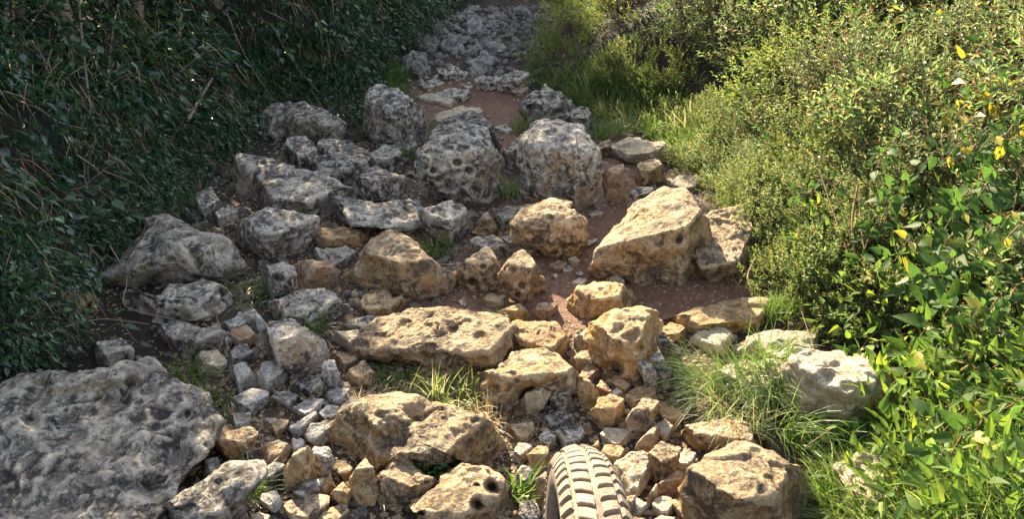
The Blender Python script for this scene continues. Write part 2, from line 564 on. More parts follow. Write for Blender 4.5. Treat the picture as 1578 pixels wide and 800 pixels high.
link("ground", me, M_SOIL, kind="structure")
# ------------------------------------------------------------------ rocks
_ico = {}
def ico(level):
    if level not in _ico:
        b = bmesh.new(); bmesh.ops.create_icosphere(b, subdivisions=level, radius=1.0)
        b.verts.ensure_lookup_table()
        Vv = np.array([w.co[:] for w in b.verts]); Ff = np.array([[q.index for q in f.verts] for f in b.faces])
        b.free(); _ico[level] = (Vv, Ff)
    return _ico[level]

def vnormals(V, F):
    a, b, c = V[F[:, 0]], V[F[:, 1]], V[F[:, 2]]
    fn = np.cross(b - a, c - a)
    N = np.zeros_like(V)
    for k in range(3): np.add.at(N, F[:, k], fn)
    return norm(N)

def radial(poly, cx, cy, nth=180):
    """distance from the centre to the outline for each angle"""
    P = np.asarray(poly, float) - (cx, cy); P[:, 1] *= -1
    Q = np.roll(P, -1, 0)
    th = np.arange(nth) * 2 * pi / nth
    d = np.stack([np.cos(th), np.sin(th)], 1)
    e = Q - P
    den = d[:, None, 0] * e[None, :, 1] - d[:, None, 1] * e[None, :, 0]
    den = np.where(np.abs(den) < 1e-9, 1e-9, den)
    t = (P[None, :, 0] * e[None, :, 1] - P[None, :, 1] * e[None, :, 0]) / den
    u = (P[None, :, 0] * d[:, None, 1] - P[None, :, 1] * d[:, None, 0]) / den
    ok = (t > 0) & (u >= -1e-6) & (u <= 1 + 1e-6)
    r = np.where(ok, t, -1).max(1)
    bad = r <= 0
    if bad.any(): r[bad] = np.interp(np.where(bad)[0], np.where(~bad)[0], r[~bad])
    k = np.array([.04, .16, .6, .16, .04])
    return sum(k[j] * np.roll(r, j - 2) for j in range(5))

KIND = {  # front tilt, top tilt, rounding, crease softness, facets, depth cap, low noise
 'b': (-3, 11, .17, .010, 6, 1.0, .032),
 's': (-14, 5, .06, .004, 4, 1.5, .026),
 'm': (-6, 8, .09, .005, 5, 1.2, .030),
 'c': (6, 8, .12, .003, 5, 1.1, .030),
}
LEGEND = {'b': 'boulder', 's': 'rock_slab', 'm': 'rock', 'c': 'cobble'}
NR = [0]
OUTL = []
def smax(a, b, k):
    h = np.clip(.5 + .5 * (a - b) / k, 0, 1)
    return b * (1 - h) + a * h + k * h * (1 - h)

def erode(V, F, size, seed, low, pit=1.0, karst=0.0, rgh=1.0):
    N = vnormals(V, F)
    off = seed * 3.71
    q = V + off
    f = min(1.0, size / .22)
    amp = size * low
    V = V + N * (fbm(q / size * 3.2, 3, seed) * amp)[:, None]
    if karst > 0:
        V = V + N * ((ridged(q / size * 4.5, 3, seed + 3) * .5 - .3) * size * .13 * karst)[:, None]
    if size > .45:
        V = V + N * ((ridged(q / size * 4.0 + 9, 2, seed + 33)) * .026 * size)[:, None]
        V = V + N * (ridged(q * 16 + 3, 4, seed + 35) * .004 - sstep(fbm(q * 8, 3, seed + 36), .02, .12) * .005)[:, None]
    cz = sstep(fbm(q / size * 5.0 + 40, 2, seed + 21), -.05, .12)       # chipped plates
    V = V - N * (cz * size * .022)[:, None]
    # layered ledges, rough pocked skin
    V = V + N * ((ridged(q * np.array([9, 9, 20.]), 4, seed + 9)) * .0065 * rgh * f * max(pit, .5))[:, None]
    V = V + N * (fbm(q * 42, 4, seed + 5, .58) * .0062 * rgh * (.35 + .65 * f))[:, None]
    if pit > 0:
        msk = sstep(fbm(q / .11, 2, seed + 71), -.02, .3)
        big = 1 - sstep(pits(q / (.085 * max(f, .4)), .07 * pit, seed + 1), .30, 1.0)
        small = (1 - sstep(pits(q / (.030 * max(f, .5)), .32, seed + 2), .3, 1.0)) * msk
        V = V - N * ((big * .022 + small * .009) * f * min(pit, 1.5))[:, None]
    return V

def rock(label, tone, kind, pts, e=None, pit=1.0, karst=0.0, group=None, dep=1.0, lift=0.0, yaw=None, tl=None, name=None, nf=None, cb=None, ta=None, dents=(), dome=False, grow=None):
    nf_ = nf
    NR[0] += 1; sd = NR[0]
    rr = random.Random(sd * 77 + 5)
    P = np.array([[float(c) for c in w.split(',')] for w in pts.split()])
    OUTL.append(P.copy())
    P = P.mean(0) + (P - P.mean(0)) * (grow or (1.08 if kind == 'c' else 1.08))
    x0, x1, y0, y1 = P[:, 0].min(), P[:, 0].max(), P[:, 1].min(), P[:, 1].max()
    cx, cy = .5 * (x0 + x1), .5 * (y0 + y1)
    h = y1 - y0
    P[:, 1] = np.where(P[:, 1] > cy, P[:, 1] + (P[:, 1] - cy) * (.16 if kind in 'c' else .12), P[:, 1])
    rho = radial(P, cx, cy)
    w = x1 - x0
    big = max(w, h)
    lvl = 7 if big > 250 else 6 if big > 95 else 5 if big > 38 else 4
    U, F = ico(lvl)
    beta, tau, rnd, soft, nf, cap, low = KIND[kind]
    if nf_ is not None: nf = nf_
    if dome: rnd, soft, nf, low, tau = .36, .09, 0, .045, 20
    if e is None: e = {'b': .5, 's': .3, 'm': .42, 'c': .42}[kind]
    beta = cb if cb is not None else radians(beta + rr.uniform(-6, 6)); tau = radians(ta if ta is not None else tau + rr.uniform(-6, 6))
    yw = rr.uniform(-.35, .35) if yaw is None else yaw
    s = np.sqrt(U[:, 0] ** 2 + U[:, 2] ** 2)
    th = np.arctan2(U[:, 2], U[:, 0]) % (2 * pi)
    rg = np.interp(th, np.arange(len(rho) + 1) * 2 * pi / len(rho), np.append(rho, rho[0]))
    s2 = np.clip(s, 0, 1)
    px = cx + rg * s2 * np.cos(th); py = cy - rg * s2 * np.sin(th)
    D = rays(px, py); O = np.array([0, 0, CAM_H])
    yb = min(y1, 845)
    P0 = hit(cx, yb)[0]
    P0[2] += lift
    size = w / FPX * np.linalg.norm(P0 - O) * .9
    sz2 = size * .5 + .5 * min(size, h / FPX * np.linalg.norm(P0 - O) * 1.6)
    def plane(n, Pt, DD=D):
        den = DD @ n
        den = np.where(den > -.06, -.06, den)
        return ((Pt - O) @ n) / den
    nfr = np.array([sin(yw) * cos(beta), -cos(yw) * cos(beta), sin(beta)])
    tF = plane(nfr, P0)
    pe = y0 + (1 - e) * h
    de = rays(cx, pe)
    te = plane(nfr, P0, de[None])[0]
    Pe = O + de * te
    tl = rr.uniform(-.2, .2) if tl is None else tl
    ntp = norm(np.array([sin(tl) * .8, -sin(tau), cos(tau)]))
    t = smax(tF, plane(ntp, Pe), soft * .5 + .002)
    for k in range(nf):
        sx = (-1) ** k
        fx = cx + sx * w * rr.uniform(.18, .36); fy = cy + h * rr.uniform(-.28, .2)
        dd = rays(fx, fy)
        tt = max(plane(nfr, P0, dd[None])[0], plane(ntp, Pe, dd[None])[0])
        nn = norm(np.array([sx * rr.uniform(.45, 1.1), -rr.uniform(.4, .9), rr.uniform(-.25, .4)]))
        t = smax(t, plane(nn, O + dd * tt * (1 - .004), D), soft * .5 + .002)
    t0 = min(te, plane(nfr, P0, rays(cx, yb)[None])[0])
    mx = cap * dep * size
    dt = np.maximum(t - t0, -.25 * size)
    dt = np.where(dt > 0, dt / (1 + (np.abs(dt) / mx) ** 3) ** (1 / 3), dt)
    t = t0 + dt
    c_ = np.sqrt(np.clip(1 - s2 ** 2, 0, 1))
    R_ = rnd * size
    tf = t + R_ * (1 - c_)
    tb = t + R_ + .42 * sz2 * c_ * dep
    t = np.where(U[:, 1] < 0, tf, tb)
    V = O + D * t[:, None]
    # sphere x right, y away, z up keeps the face winding
    V = erode(V, F, sz2, sd, low, pit, karst, {'b': .75, 'c': .8}.get(kind, 1.0))
    for dx_, dy_, dr_, dd_ in dents:         # hollows and holes at their own places
        rel = V - O; dep_ = rel[:, 1] * cP - rel[:, 2] * sP
        ux = CX + FPX * rel[:, 0] / dep_; uy = CY - FPX * (rel[:, 1] * sP + rel[:, 2] * cP) / dep_
        q_ = np.sqrt((ux - dx_) ** 2 + ((uy - dy_) * 1.25) ** 2) / dr_ + .35 * fbm(V * 22, 3, sd)
        front = U[:, 1] < 0
        V = V + norm(rel) * (np.where(front, 1 - sstep(q_, .1, 1.1), 0) * dd_)[:, None]
    V -= P0
    nm = name or LEGEND[kind]
    me = mesh_np(nm, V, F, True)
    if kind == 'c' and size < .14:
        me.set_sharp_from_angle(angle=radians(32))
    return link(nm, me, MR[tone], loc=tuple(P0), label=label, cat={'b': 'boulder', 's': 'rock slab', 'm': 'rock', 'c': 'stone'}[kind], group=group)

# --- big stones of the shaded left side
rock("huge grey pitted limestone slab filling the lower left corner", 'g', 's', "-90,640 0,603 45,583 135,576 185,560 240,558 285,590 318,598 342,650 325,690 290,735 235,800 180,860 60,880 -90,870", e=.08, pit=1.0, dep=1.6, nf=0, cb=radians(20), grow=1.0, lift=.17, ta=13, tl=.05, dents=[(178, 612, 36, 0.05), (205, 590, 16, 0.03), (95, 668, 42, 0.035), (30, 690, 30, 0.03), (262, 700, 46, 0.05), (235, 750, 40, 0.035), (150, 640, 60, 0.02), (60, 610, 40, 0.02), (120, 730, 50, 0.025), (290, 640, 18, 0.03), (45, 650, 22, 0.03), (180, 700, 30, 0.02)])
rock("grey ridge stone leaning out from under the corner slab at the bottom edge", 'k', 'm', "225,800 290,758 345,723 400,713 408,735 385,765 375,805 340,850 230,860", e=.45, pit=.6, ta=18)
rock("broad grey domed boulder standing beside the left hedge", 'g', 'b', "157,425 190,400 215,365 222,340 260,335 300,353 345,373 375,410 362,440 330,452 250,452 190,445", e=.55, pit=.5, dents=[(240, 440, 34, 0.05), (300, 390, 16, 0.012), (235, 372, 20, 0.02)], dome=True)
rock("low undercut grey boulder below the domed one", 'g', 'm', "193,450 230,452 260,440 310,436 345,445 366,478 355,497 300,503 240,503 198,485", e=.45, dents=[(340, 450, 12, 0.03), (270, 485, 40, 0.04)])
rock("yellowish square block half hidden in the left hedge leaves", 'o', 'm', "58,450 145,449 153,480 132,502 75,502 53,482", e=.35, pit=.4, lift=.07, grow=1.0)
rock("small grey stone in the leaves between yellow block and corner slab", 'g', 'c', "133,542 150,527 185,524 204,540 200,565 160,575 136,566", e=.5)
rock("pale flat-topped grey stone above the tuft of grass at the corner slab", 'g', 'm', "220,523 240,502 275,496 310,507 330,502 346,515 348,542 310,548 260,543 228,538", e=.5, pit=.4)
rock("pale cracked cobble just behind the grass tuft by the corner slab", 'w', 'c', "296,562 310,542 335,540 348,558 342,578 305,578")
rock("small pale stones half buried under the far left branches", 'k', 'c', "300,332 303,300 325,288 338,310 332,342")
rock("small grey stone left of the dark boulder with the orange patch", 'g', 'c', "330,330 350,316 366,325 368,345 340,350")
rock("long grey slab sloping down from the hedge towards the middle", 'g', 's', "343,262 375,242 430,256 500,273 540,288 562,310 532,325 500,338 465,332 400,312 362,290", e=.3, pit=.5, dep=1.2)
rock("long ledge with a pale top and dark overhang across the middle", 'g', 's', "490,322 508,304 580,314 640,314 675,340 687,366 650,378 610,366 585,350 535,345 496,338", e=.28, pit=1.2)
rock("dark brown angular rock right of the long sloping slab", 'k', 'm', "536,292 555,273 580,257 622,274 628,302 610,315 560,313", e=.6, pit=.5)
rock("dark jagged stone between the long slab and the rounded grey rocks behind", 'k', 'm', "470,268 493,243 530,241 549,262 556,283 530,287 500,280", e=.5)
rock("grey elongated rock lying below the pale boulder at the hedge foot", 'g', 'm', "490,226 500,214 540,221 577,240 584,258 560,270 528,250 498,243", e=.4)
rock("pale flat-topped rock left of the grass tuft at the big pitted boulder", 'g', 'm', "570,242 592,223 613,229 624,246 606,266 583,266", e=.5)
rock("small grey rock at the foot of the tall lichen-spotted boulder", 'g', 'c', "603,226 620,214 641,221 643,237 615,240", dents=[(600, 165, 10, 0.03), (585, 190, 12, 0.03), (625, 205, 16, 0.05), (600, 215, 20, 0.05)])
rock("dark blackish rock tucked under the left hedge beside the pale boulder", 'k', 'm', "434,242 445,214 470,211 486,228 487,254 465,266 443,258", e=.5, pit=1.3)
rock("pale smooth grey boulder at the foot of the left hedge", 'g', 'b', "428,190 445,166 470,159 505,171 529,190 527,217 490,220 445,218", e=.55, pit=.3, dome=True)
rock("dark stone behind the pale smooth boulder, half covered by ivy", 'k', 'm', "400,185 420,160 446,160 455,180 440,215 405,210", e=.5)
rock("tall lichen-spotted boulder standing left of the soil path", 'k', 'b', "562,178 567,145 588,129 622,145 652,170 657,197 647,224 600,228 568,217", e=.62, pit=1.5, karst=.5)
rock("dark boulder with an orange patch on its right corner", 'k', 'b', "360,372 380,343 410,326 450,327 487,335 494,356 482,388 455,404 420,398 378,392", e=.55, pit=.5)
rock("flat yellowish stone resting on the pinkish slab", 'o', 'c', "480,366 498,353 545,351 573,368 552,384 500,382", e=.55, pit=.3, lift=.03)
rock("flat pinkish grey slab under the flat yellowish stone", 'g', 's', "470,403 486,384 530,380 564,398 542,415 500,416", e=.3, pit=.2)
rock("cube-like grey stone with a hollow in its face", 'g', 'm', "402,432 409,409 440,406 454,415 457,442 432,458 407,463", e=.7, pit=1.2, dents=[(428, 428, 13, 0.025)])
rock("cube-like rusty brown stone beside the grey cube-like one", 'r', 'm', "457,432 461,404 480,401 510,404 523,418 512,445 480,448 459,442", e=.75, pit=.4)
rock("grey flat-topped rock with grass growing at its right end", 'g', 'm', "393,471 430,461 465,446 500,449 521,465 527,487 517,508 480,504 440,492 402,482", e=.35, pit=.7)
rock("large wedge-shaped boulder with an orange underside pointing right", 't', 'b', "517,442 528,425 558,400 574,374 600,358 632,374 672,405 702,430 714,460 690,468 640,464 590,454 538,452", e=.55, pit=.8, yaw=.1)
rock("grey leaning rock above the middle grass tuft", 'g', 'm', "643,326 680,314 700,310 720,325 726,345 714,372 690,376 658,352", e=.6, pit=.5)
rock("big pitted boulder with dark holes in the middle of the gully", 'g', 'b', "647,268 648,236 674,205 710,191 747,205 766,240 769,290 761,320 735,320 700,303 668,288", e=.68, nf=3, pit=1.8, dents=[(692, 286, 13, 0.05), (722, 263, 9, 0.03), (705, 250, 8, 0.03), (668, 262, 9, 0.03), (735, 290, 12, 0.02), (690, 225, 12, 0.02), (712, 300, 10, 0.03)], dome=True)
rock("darker ridge of rock right behind the big pitted boulder", 'k', 'b', "640,238 655,214 688,185 725,174 752,190 767,222 764,255 700,262 655,262", e=.5, pit=1.0, karst=.3)
rock("large round grey boulder with a golden right flank", 'g', 'b', "801,250 806,215 828,193 860,186 897,197 917,230 926,262 914,300 895,322 870,314 830,308 806,292", e=.72, pit=.7, nf=3, yaw=-.25, dents=[(850, 205, 10, 0.02), (870, 230, 8, 0.012), (835, 260, 12, 0.012)], dome=True)
rock("bluish dark rock pressed against the left side of the round grey boulder", 'k', 'm', "775,235 795,215 815,210 820,240 812,262 785,262", e=.5, pit=1.2)
rock("round golden brown boulder below the large grey one", 't', 'b', "790,346 814,320 850,307 882,314 902,345 900,372 886,400 860,403 830,383 798,370", e=.68, pit=1.2, dents=[(848, 335, 8, 0.02), (868, 378, 10, 0.04), (855, 388, 7, 0.03), (826, 370, 12, 0.015)], dome=True)
rock("pale stone touching the left side of the round golden brown boulder", 'g', 'm', "761,337 780,319 802,317 810,335 794,355 773,353", e=.5)
rock("largest rounded boulder, golden below and pale on top, beside the right bushes", 't', 'b', "909,410 923,380 960,338 985,311 1020,289 1056,297 1080,330 1096,370 1094,397 1076,428 1030,443 985,437 943,424", e=.52, pit=.7, yaw=-.05, tl=-.42, nf=1, dents=[(1045, 370, 9, 0.03), (1070, 385, 9, 0.04), (945, 345, 6, 0.012), (1010, 375, 16, 0.012), (1068, 402, 7, 0.03)])
rock("rough pale slab leaning behind the largest boulder", 't', 's', "1070,338 1110,327 1141,321 1156,345 1163,380 1156,407 1120,415 1095,428 1078,402", e=.22, pit=.5, ta=14, nf=1)
rock("small brown stone wedged at the right foot of the largest boulder", 'r', 'c', "1074,412 1082,403 1096,406 1097,424 1080,430")
rock("upright pointed brown rock left of the golden brown boulder", 't', 'c', "737,342 750,326 761,340 769,360 750,364 738,356", e=.7)
rock("grey stone with a flat top just behind the twin pitted stones", 'g', 'm', "726,371 740,364 768,366 787,386 775,398 740,394", e=.45)
rock("left one of the twin pitted golden stones in the soil hollow", 't', 'b', "702,432 707,410 730,394 750,383 764,400 768,440 740,449 708,444", e=.65, pit=1.6, dents=[(727, 434, 10, 0.05), (715, 412, 9, 0.02), (745, 410, 7, 0.015)])
rock("right one of the twin pitted golden stones, full of holes", 't', 'b', "768,428 784,405 805,387 821,400 836,430 846,450 843,467 815,472 793,457 775,447", e=.7, pit=2.0, dents=[(798, 454, 8, 0.04), (826, 456, 9, 0.04), (835, 452, 6, 0.03), (790, 415, 8, 0.02), (805, 440, 9, 0.03), (820, 440, 7, 0.02), (812, 470, 7, 0.03)])
rock("flat orange pebble stone behind the twin golden stones", 'o', 'c', "727,358 735,350 752,357 755,364 740,366")
rock("flat grey stone between the pale stone and the golden brown boulder", 'g', 'c', "770,368 785,362 798,366 800,378 780,381")
rock("small golden stone beside the top of the right twin stone", 'o', 'c', "803,387 814,378 829,387 826,397 812,396")
rock("small reddish pitted rock on the soil below the twin stones", 't', 'c', "741,464 755,452 768,457 783,451 782,470 760,474", pit=1.5)
rock("triangular brown stone lying at the foot of the right twin stone", 'r', 'c', "820,480 832,467 858,468 860,480 838,492", e=.6)
rock("tan wedge stone between the long golden slab and the soil hollow", 'o', 'c', "769,481 800,468 813,480 809,497 785,492", e=.6)
rock("pitted pale golden rock beside the cracked lit soil", 'o', 'b', "876,462 890,444 930,436 961,439 977,465 962,488 930,492 895,494 878,484", e=.55, pit=1.5)
rock("pinkish round stone in front of the largest boulder", 'w', 'c', "934,431 950,424 963,435 956,447 937,445")
rock("upright brown rock in the shade behind the largest boulder", 'r', 'm', "926,267 960,254 969,290 966,308 945,310 933,302", e=.75, pit=.5)
rock("small leaning rock right of the large round grey boulder", 't', 'c', "909,232 938,214 947,225 927,250")
rock("low sunny ledge below the right bushes", 'w', 's', "943,227 970,211 1022,221 1043,235 1022,248 990,252 958,242", e=.4, pit=.8)
rock("small sunny block with a dark hollow above the largest boulder", 't', 'm', "978,272 984,255 1010,244 1022,255 1024,277 1000,288 981,290", e=.6, pit=1.2)
rock("flat pale stone in the grass right of the sunny block", 'w', 's', "1028,286 1045,271 1078,270 1085,284 1060,294", e=.2, pit=.2)
rock("flat shaded grey stone on the soil above the largest boulder", 'g', 'c', "966,300 985,288 1005,290 1010,302 985,308")
# --- lower middle
rock("long golden slab with a dark overhung front edge in the lower middle", 't', 's', "545,547 558,515 590,494 640,482 700,480 760,489 792,505 808,530 790,548 760,558 720,573 680,565 640,552 600,542 572,553", e=.34, nf=1, pit=1.5, dents=[(590, 520, 14, 0.02), (630, 505, 16, 0.018), (660, 545, 22, 0.02), (700, 510, 12, 0.015), (740, 520, 14, 0.018)])
rock("pale golden rock behind the right end of the long golden slab", 'o', 'm', "780,507 800,497 855,498 874,520 882,547 872,562 845,548 798,525", e=.45)
rock("arched golden slab with a hollow beneath, right of the grass", 't', 's', "721,592 735,575 770,570 790,543 830,538 857,549 882,575 894,600 870,606 840,593 815,603 790,625 760,623 728,607", e=.5, pit=.8, dents=[(815, 610, 26, 0.06), (760, 600, 16, 0.02)])
rock("wide tan slab half in shade with a wet brown hollow, below the grass", 't', 's', "500,667 520,648 545,632 580,618 620,611 650,616 680,628 740,648 777,690 782,738 760,740 720,705 680,705 640,714 590,720 540,700 508,684", e=.33, pit=1.2, dep=1.1, dents=[(605, 676, 34, 0.035), (560, 660, 16, 0.015), (640, 650, 14, 0.012), (585, 640, 10, 0.012)])
rock("lowest golden rock with two dark round holes at the bottom edge", 't', 'b', "555,800 580,782 610,785 650,760 680,740 710,726 742,729 767,745 782,790 772,850 650,870 555,860", e=.55, pit=2.0, dep=.8, dents=[(737, 778, 14, 0.06), (757, 752, 13, 0.06), (650, 792, 7, 0.03), (620, 800, 8, 0.03), (735, 748, 5, 0.03)])
rock("short tan rock with a leafy hollow between the two lowest slabs", 't', 'm', "576,737 610,714 635,716 652,735 678,745 658,768 620,785 590,778", e=.5, pit=1.0)
rock("block-shaped golden boulder with a dark cavity under its front, right of centre", 'o', 'b', "903,520 911,500 945,482 985,477 1010,485 1017,505 1010,532 994,558 976,592 955,586 920,573 915,547", e=.58, pit=1.3, yaw=-.1, dents=[(940, 566, 24, 0.06), (952, 570, 12, 0.05), (930, 545, 30, 0.02), (975, 520, 20, 0.02), (985, 535, 12, 0.03)])
rock("golden slab running along the edge of the shaded soil on the right", 'o', 's', "1010,492 1060,482 1110,467 1150,461 1197,465 1207,487 1170,503 1135,518 1110,508 1060,515 1018,508", e=.35, pit=.6)
rock("orange stone under the near end of the golden soil-edge slab", 'o', 'm', "1013,507 1035,498 1063,508 1061,530 1040,524", e=.5)
rock("smooth pale five-sided block on the golden soil-edge slab", 'w', 'c', "1057,532 1083,506 1105,502 1134,520 1139,541 1105,553 1080,548", e=.3, pit=.1)
rock("flat pale slab at the foot of the right bushes, above the big grass tuft", 'w', 's', "1110,556 1135,533 1165,517 1240,509 1290,512 1309,528 1292,550 1220,560 1150,566", e=.28, pit=.4, lift=.05)
rock("big cream rock with a grey shaded front under the right-hand vines", 'w', 'm', "1208,562 1250,544 1320,553 1372,578 1402,620 1382,662 1310,668 1240,665 1211,622", e=.5, pit=1.0, dep=1.0, lift=.02, dents=[(1275, 580, 20, 0.03), (1250, 590, 12, 0.02), (1330, 600, 16, 0.02), (1290, 620, 30, 0.02)])
rock("cream rock almost covered by the big grass tuft", 'w', 's', "1098,578 1150,556 1212,560 1218,622 1150,634 1103,614", e=.3, pit=.6, lift=.03)
rock("low brown ridge stone behind the lower right boulder, partly under grass", 't', 'm', "1048,682 1058,655 1110,651 1160,654 1187,675 1172,700 1120,705 1068,694", e=.55, pit=1.4)
rock("sharp-edged tan boulder with a dark grey right face, bottom right", 't', 'b', "1056,752 1063,725 1095,700 1145,687 1192,699 1237,730 1262,765 1258,805 1200,850 1100,850 1063,795", e=.5, pit=1.0, yaw=.2)
rock("pale flat rock in the grass at the bottom edge under the vines", 'w', 's', "1286,722 1330,699 1367,725 1377,770 1390,815 1300,822 1308,760", e=.2, pit=.4)
rock("central grey angular boulder with a brown right face above the cobbles", 'g', 'b', "395,537 398,520 420,500 448,493 471,507 497,527 503,543 500,567 470,583 445,578 408,562 397,550", e=.68, pit=.5, yaw=.15)
rock("flat grey rock behind the small yellow stone, above the long golden slab", 'g', 's', "520,507 540,494 570,487 594,491 587,512 550,515", e=.4, pit=.3)
rock("yellow-topped rock touching the left tip of the long golden slab", 'w', 'm', "512,522 520,511 550,509 564,516 557,537 535,546 513,537", e=.45, pit=.3)
rock("thin twisted brown rock lying on the shaded soil left of the golden slab", 't', 'c', "555,487 590,479 605,460 620,457 624,468 605,484 575,493", e=.5)
# --- path stones and the rocks beyond
rock("flat pale bedrock strip in the middle of the soil path", 'w', 's', "652,196 682,172 712,163 742,172 718,184 690,198 668,203", e=.2, pit=.3)
rock("flat tan bedrock plate on the soil path, left half", 'w', 's', "632,152 660,144 690,148 706,157 700,168 672,166 645,162", e=.15, pit=.3)
rock("grey low rock with a jagged rim on the soil path", 'g', 's', "672,144 695,136 722,139 726,150 712,156 684,153", e=.4, pit=1.0)
rock("thin flat stone at the upper left end of the soil path", 'g', 's', "645,131 668,122 690,126 688,136 660,138", e=.25, pit=.4)
rock("brown-tipped flat stone just behind the dark ridge of rock", 't', 's', "700,177 718,170 738,166 741,178 722,186 704,187", e=.4, pit=.3)
rock("pale flat stone beside the grass on the soil path", 'g', 'c', "762,196 780,192 792,202 784,210 768,207", e=.3)
rock("dark hollowed limestone rock on the right rim of the soil path", 'k', 'b', "796,168 814,150 840,134 866,144 882,160 880,182 855,195 825,198 812,182", e=.6, pit=2.0, karst=1.0, dents=[(832, 150, 8, 0.05), (852, 150, 7, 0.05), (820, 165, 8, 0.03), (860, 172, 8, 0.03)])
rock("bluish grey rock partly grassed, right of the dark hollowed rock", 'g', 'm', "866,184 884,165 906,167 917,190 922,207 895,204", e=.6, pit=1.2, karst=.5)
rock("rusty flat stone tucked at the right rim of the soil path", 'r', 'c', "788,140 800,132 814,134 815,144 800,149", e=.5)
rock("white-edged jagged rock at the right rim of the soil path", 'g', 'm', "762,122 790,108 812,112 824,124 812,138 785,140 768,136", e=.55, pit=1.4, karst=1.0)
rock("jagged grey rock at the path rim, left of the white-edged one", 'g', 'm', "728,128 742,116 766,118 770,132 752,140 734,138", e=.55, pit=1.2, karst=1.0)
rock("low jagged rock where the soil path meets the rocky slope", 'g', 'm', "672,108 700,102 722,112 716,124 690,122", e=.55, pit=1.2, karst=1.0)
rock("round grey stone lying on the soil path by the jagged rim", 'g', 'c', "714,132 722,127 732,131 730,139 718,140")

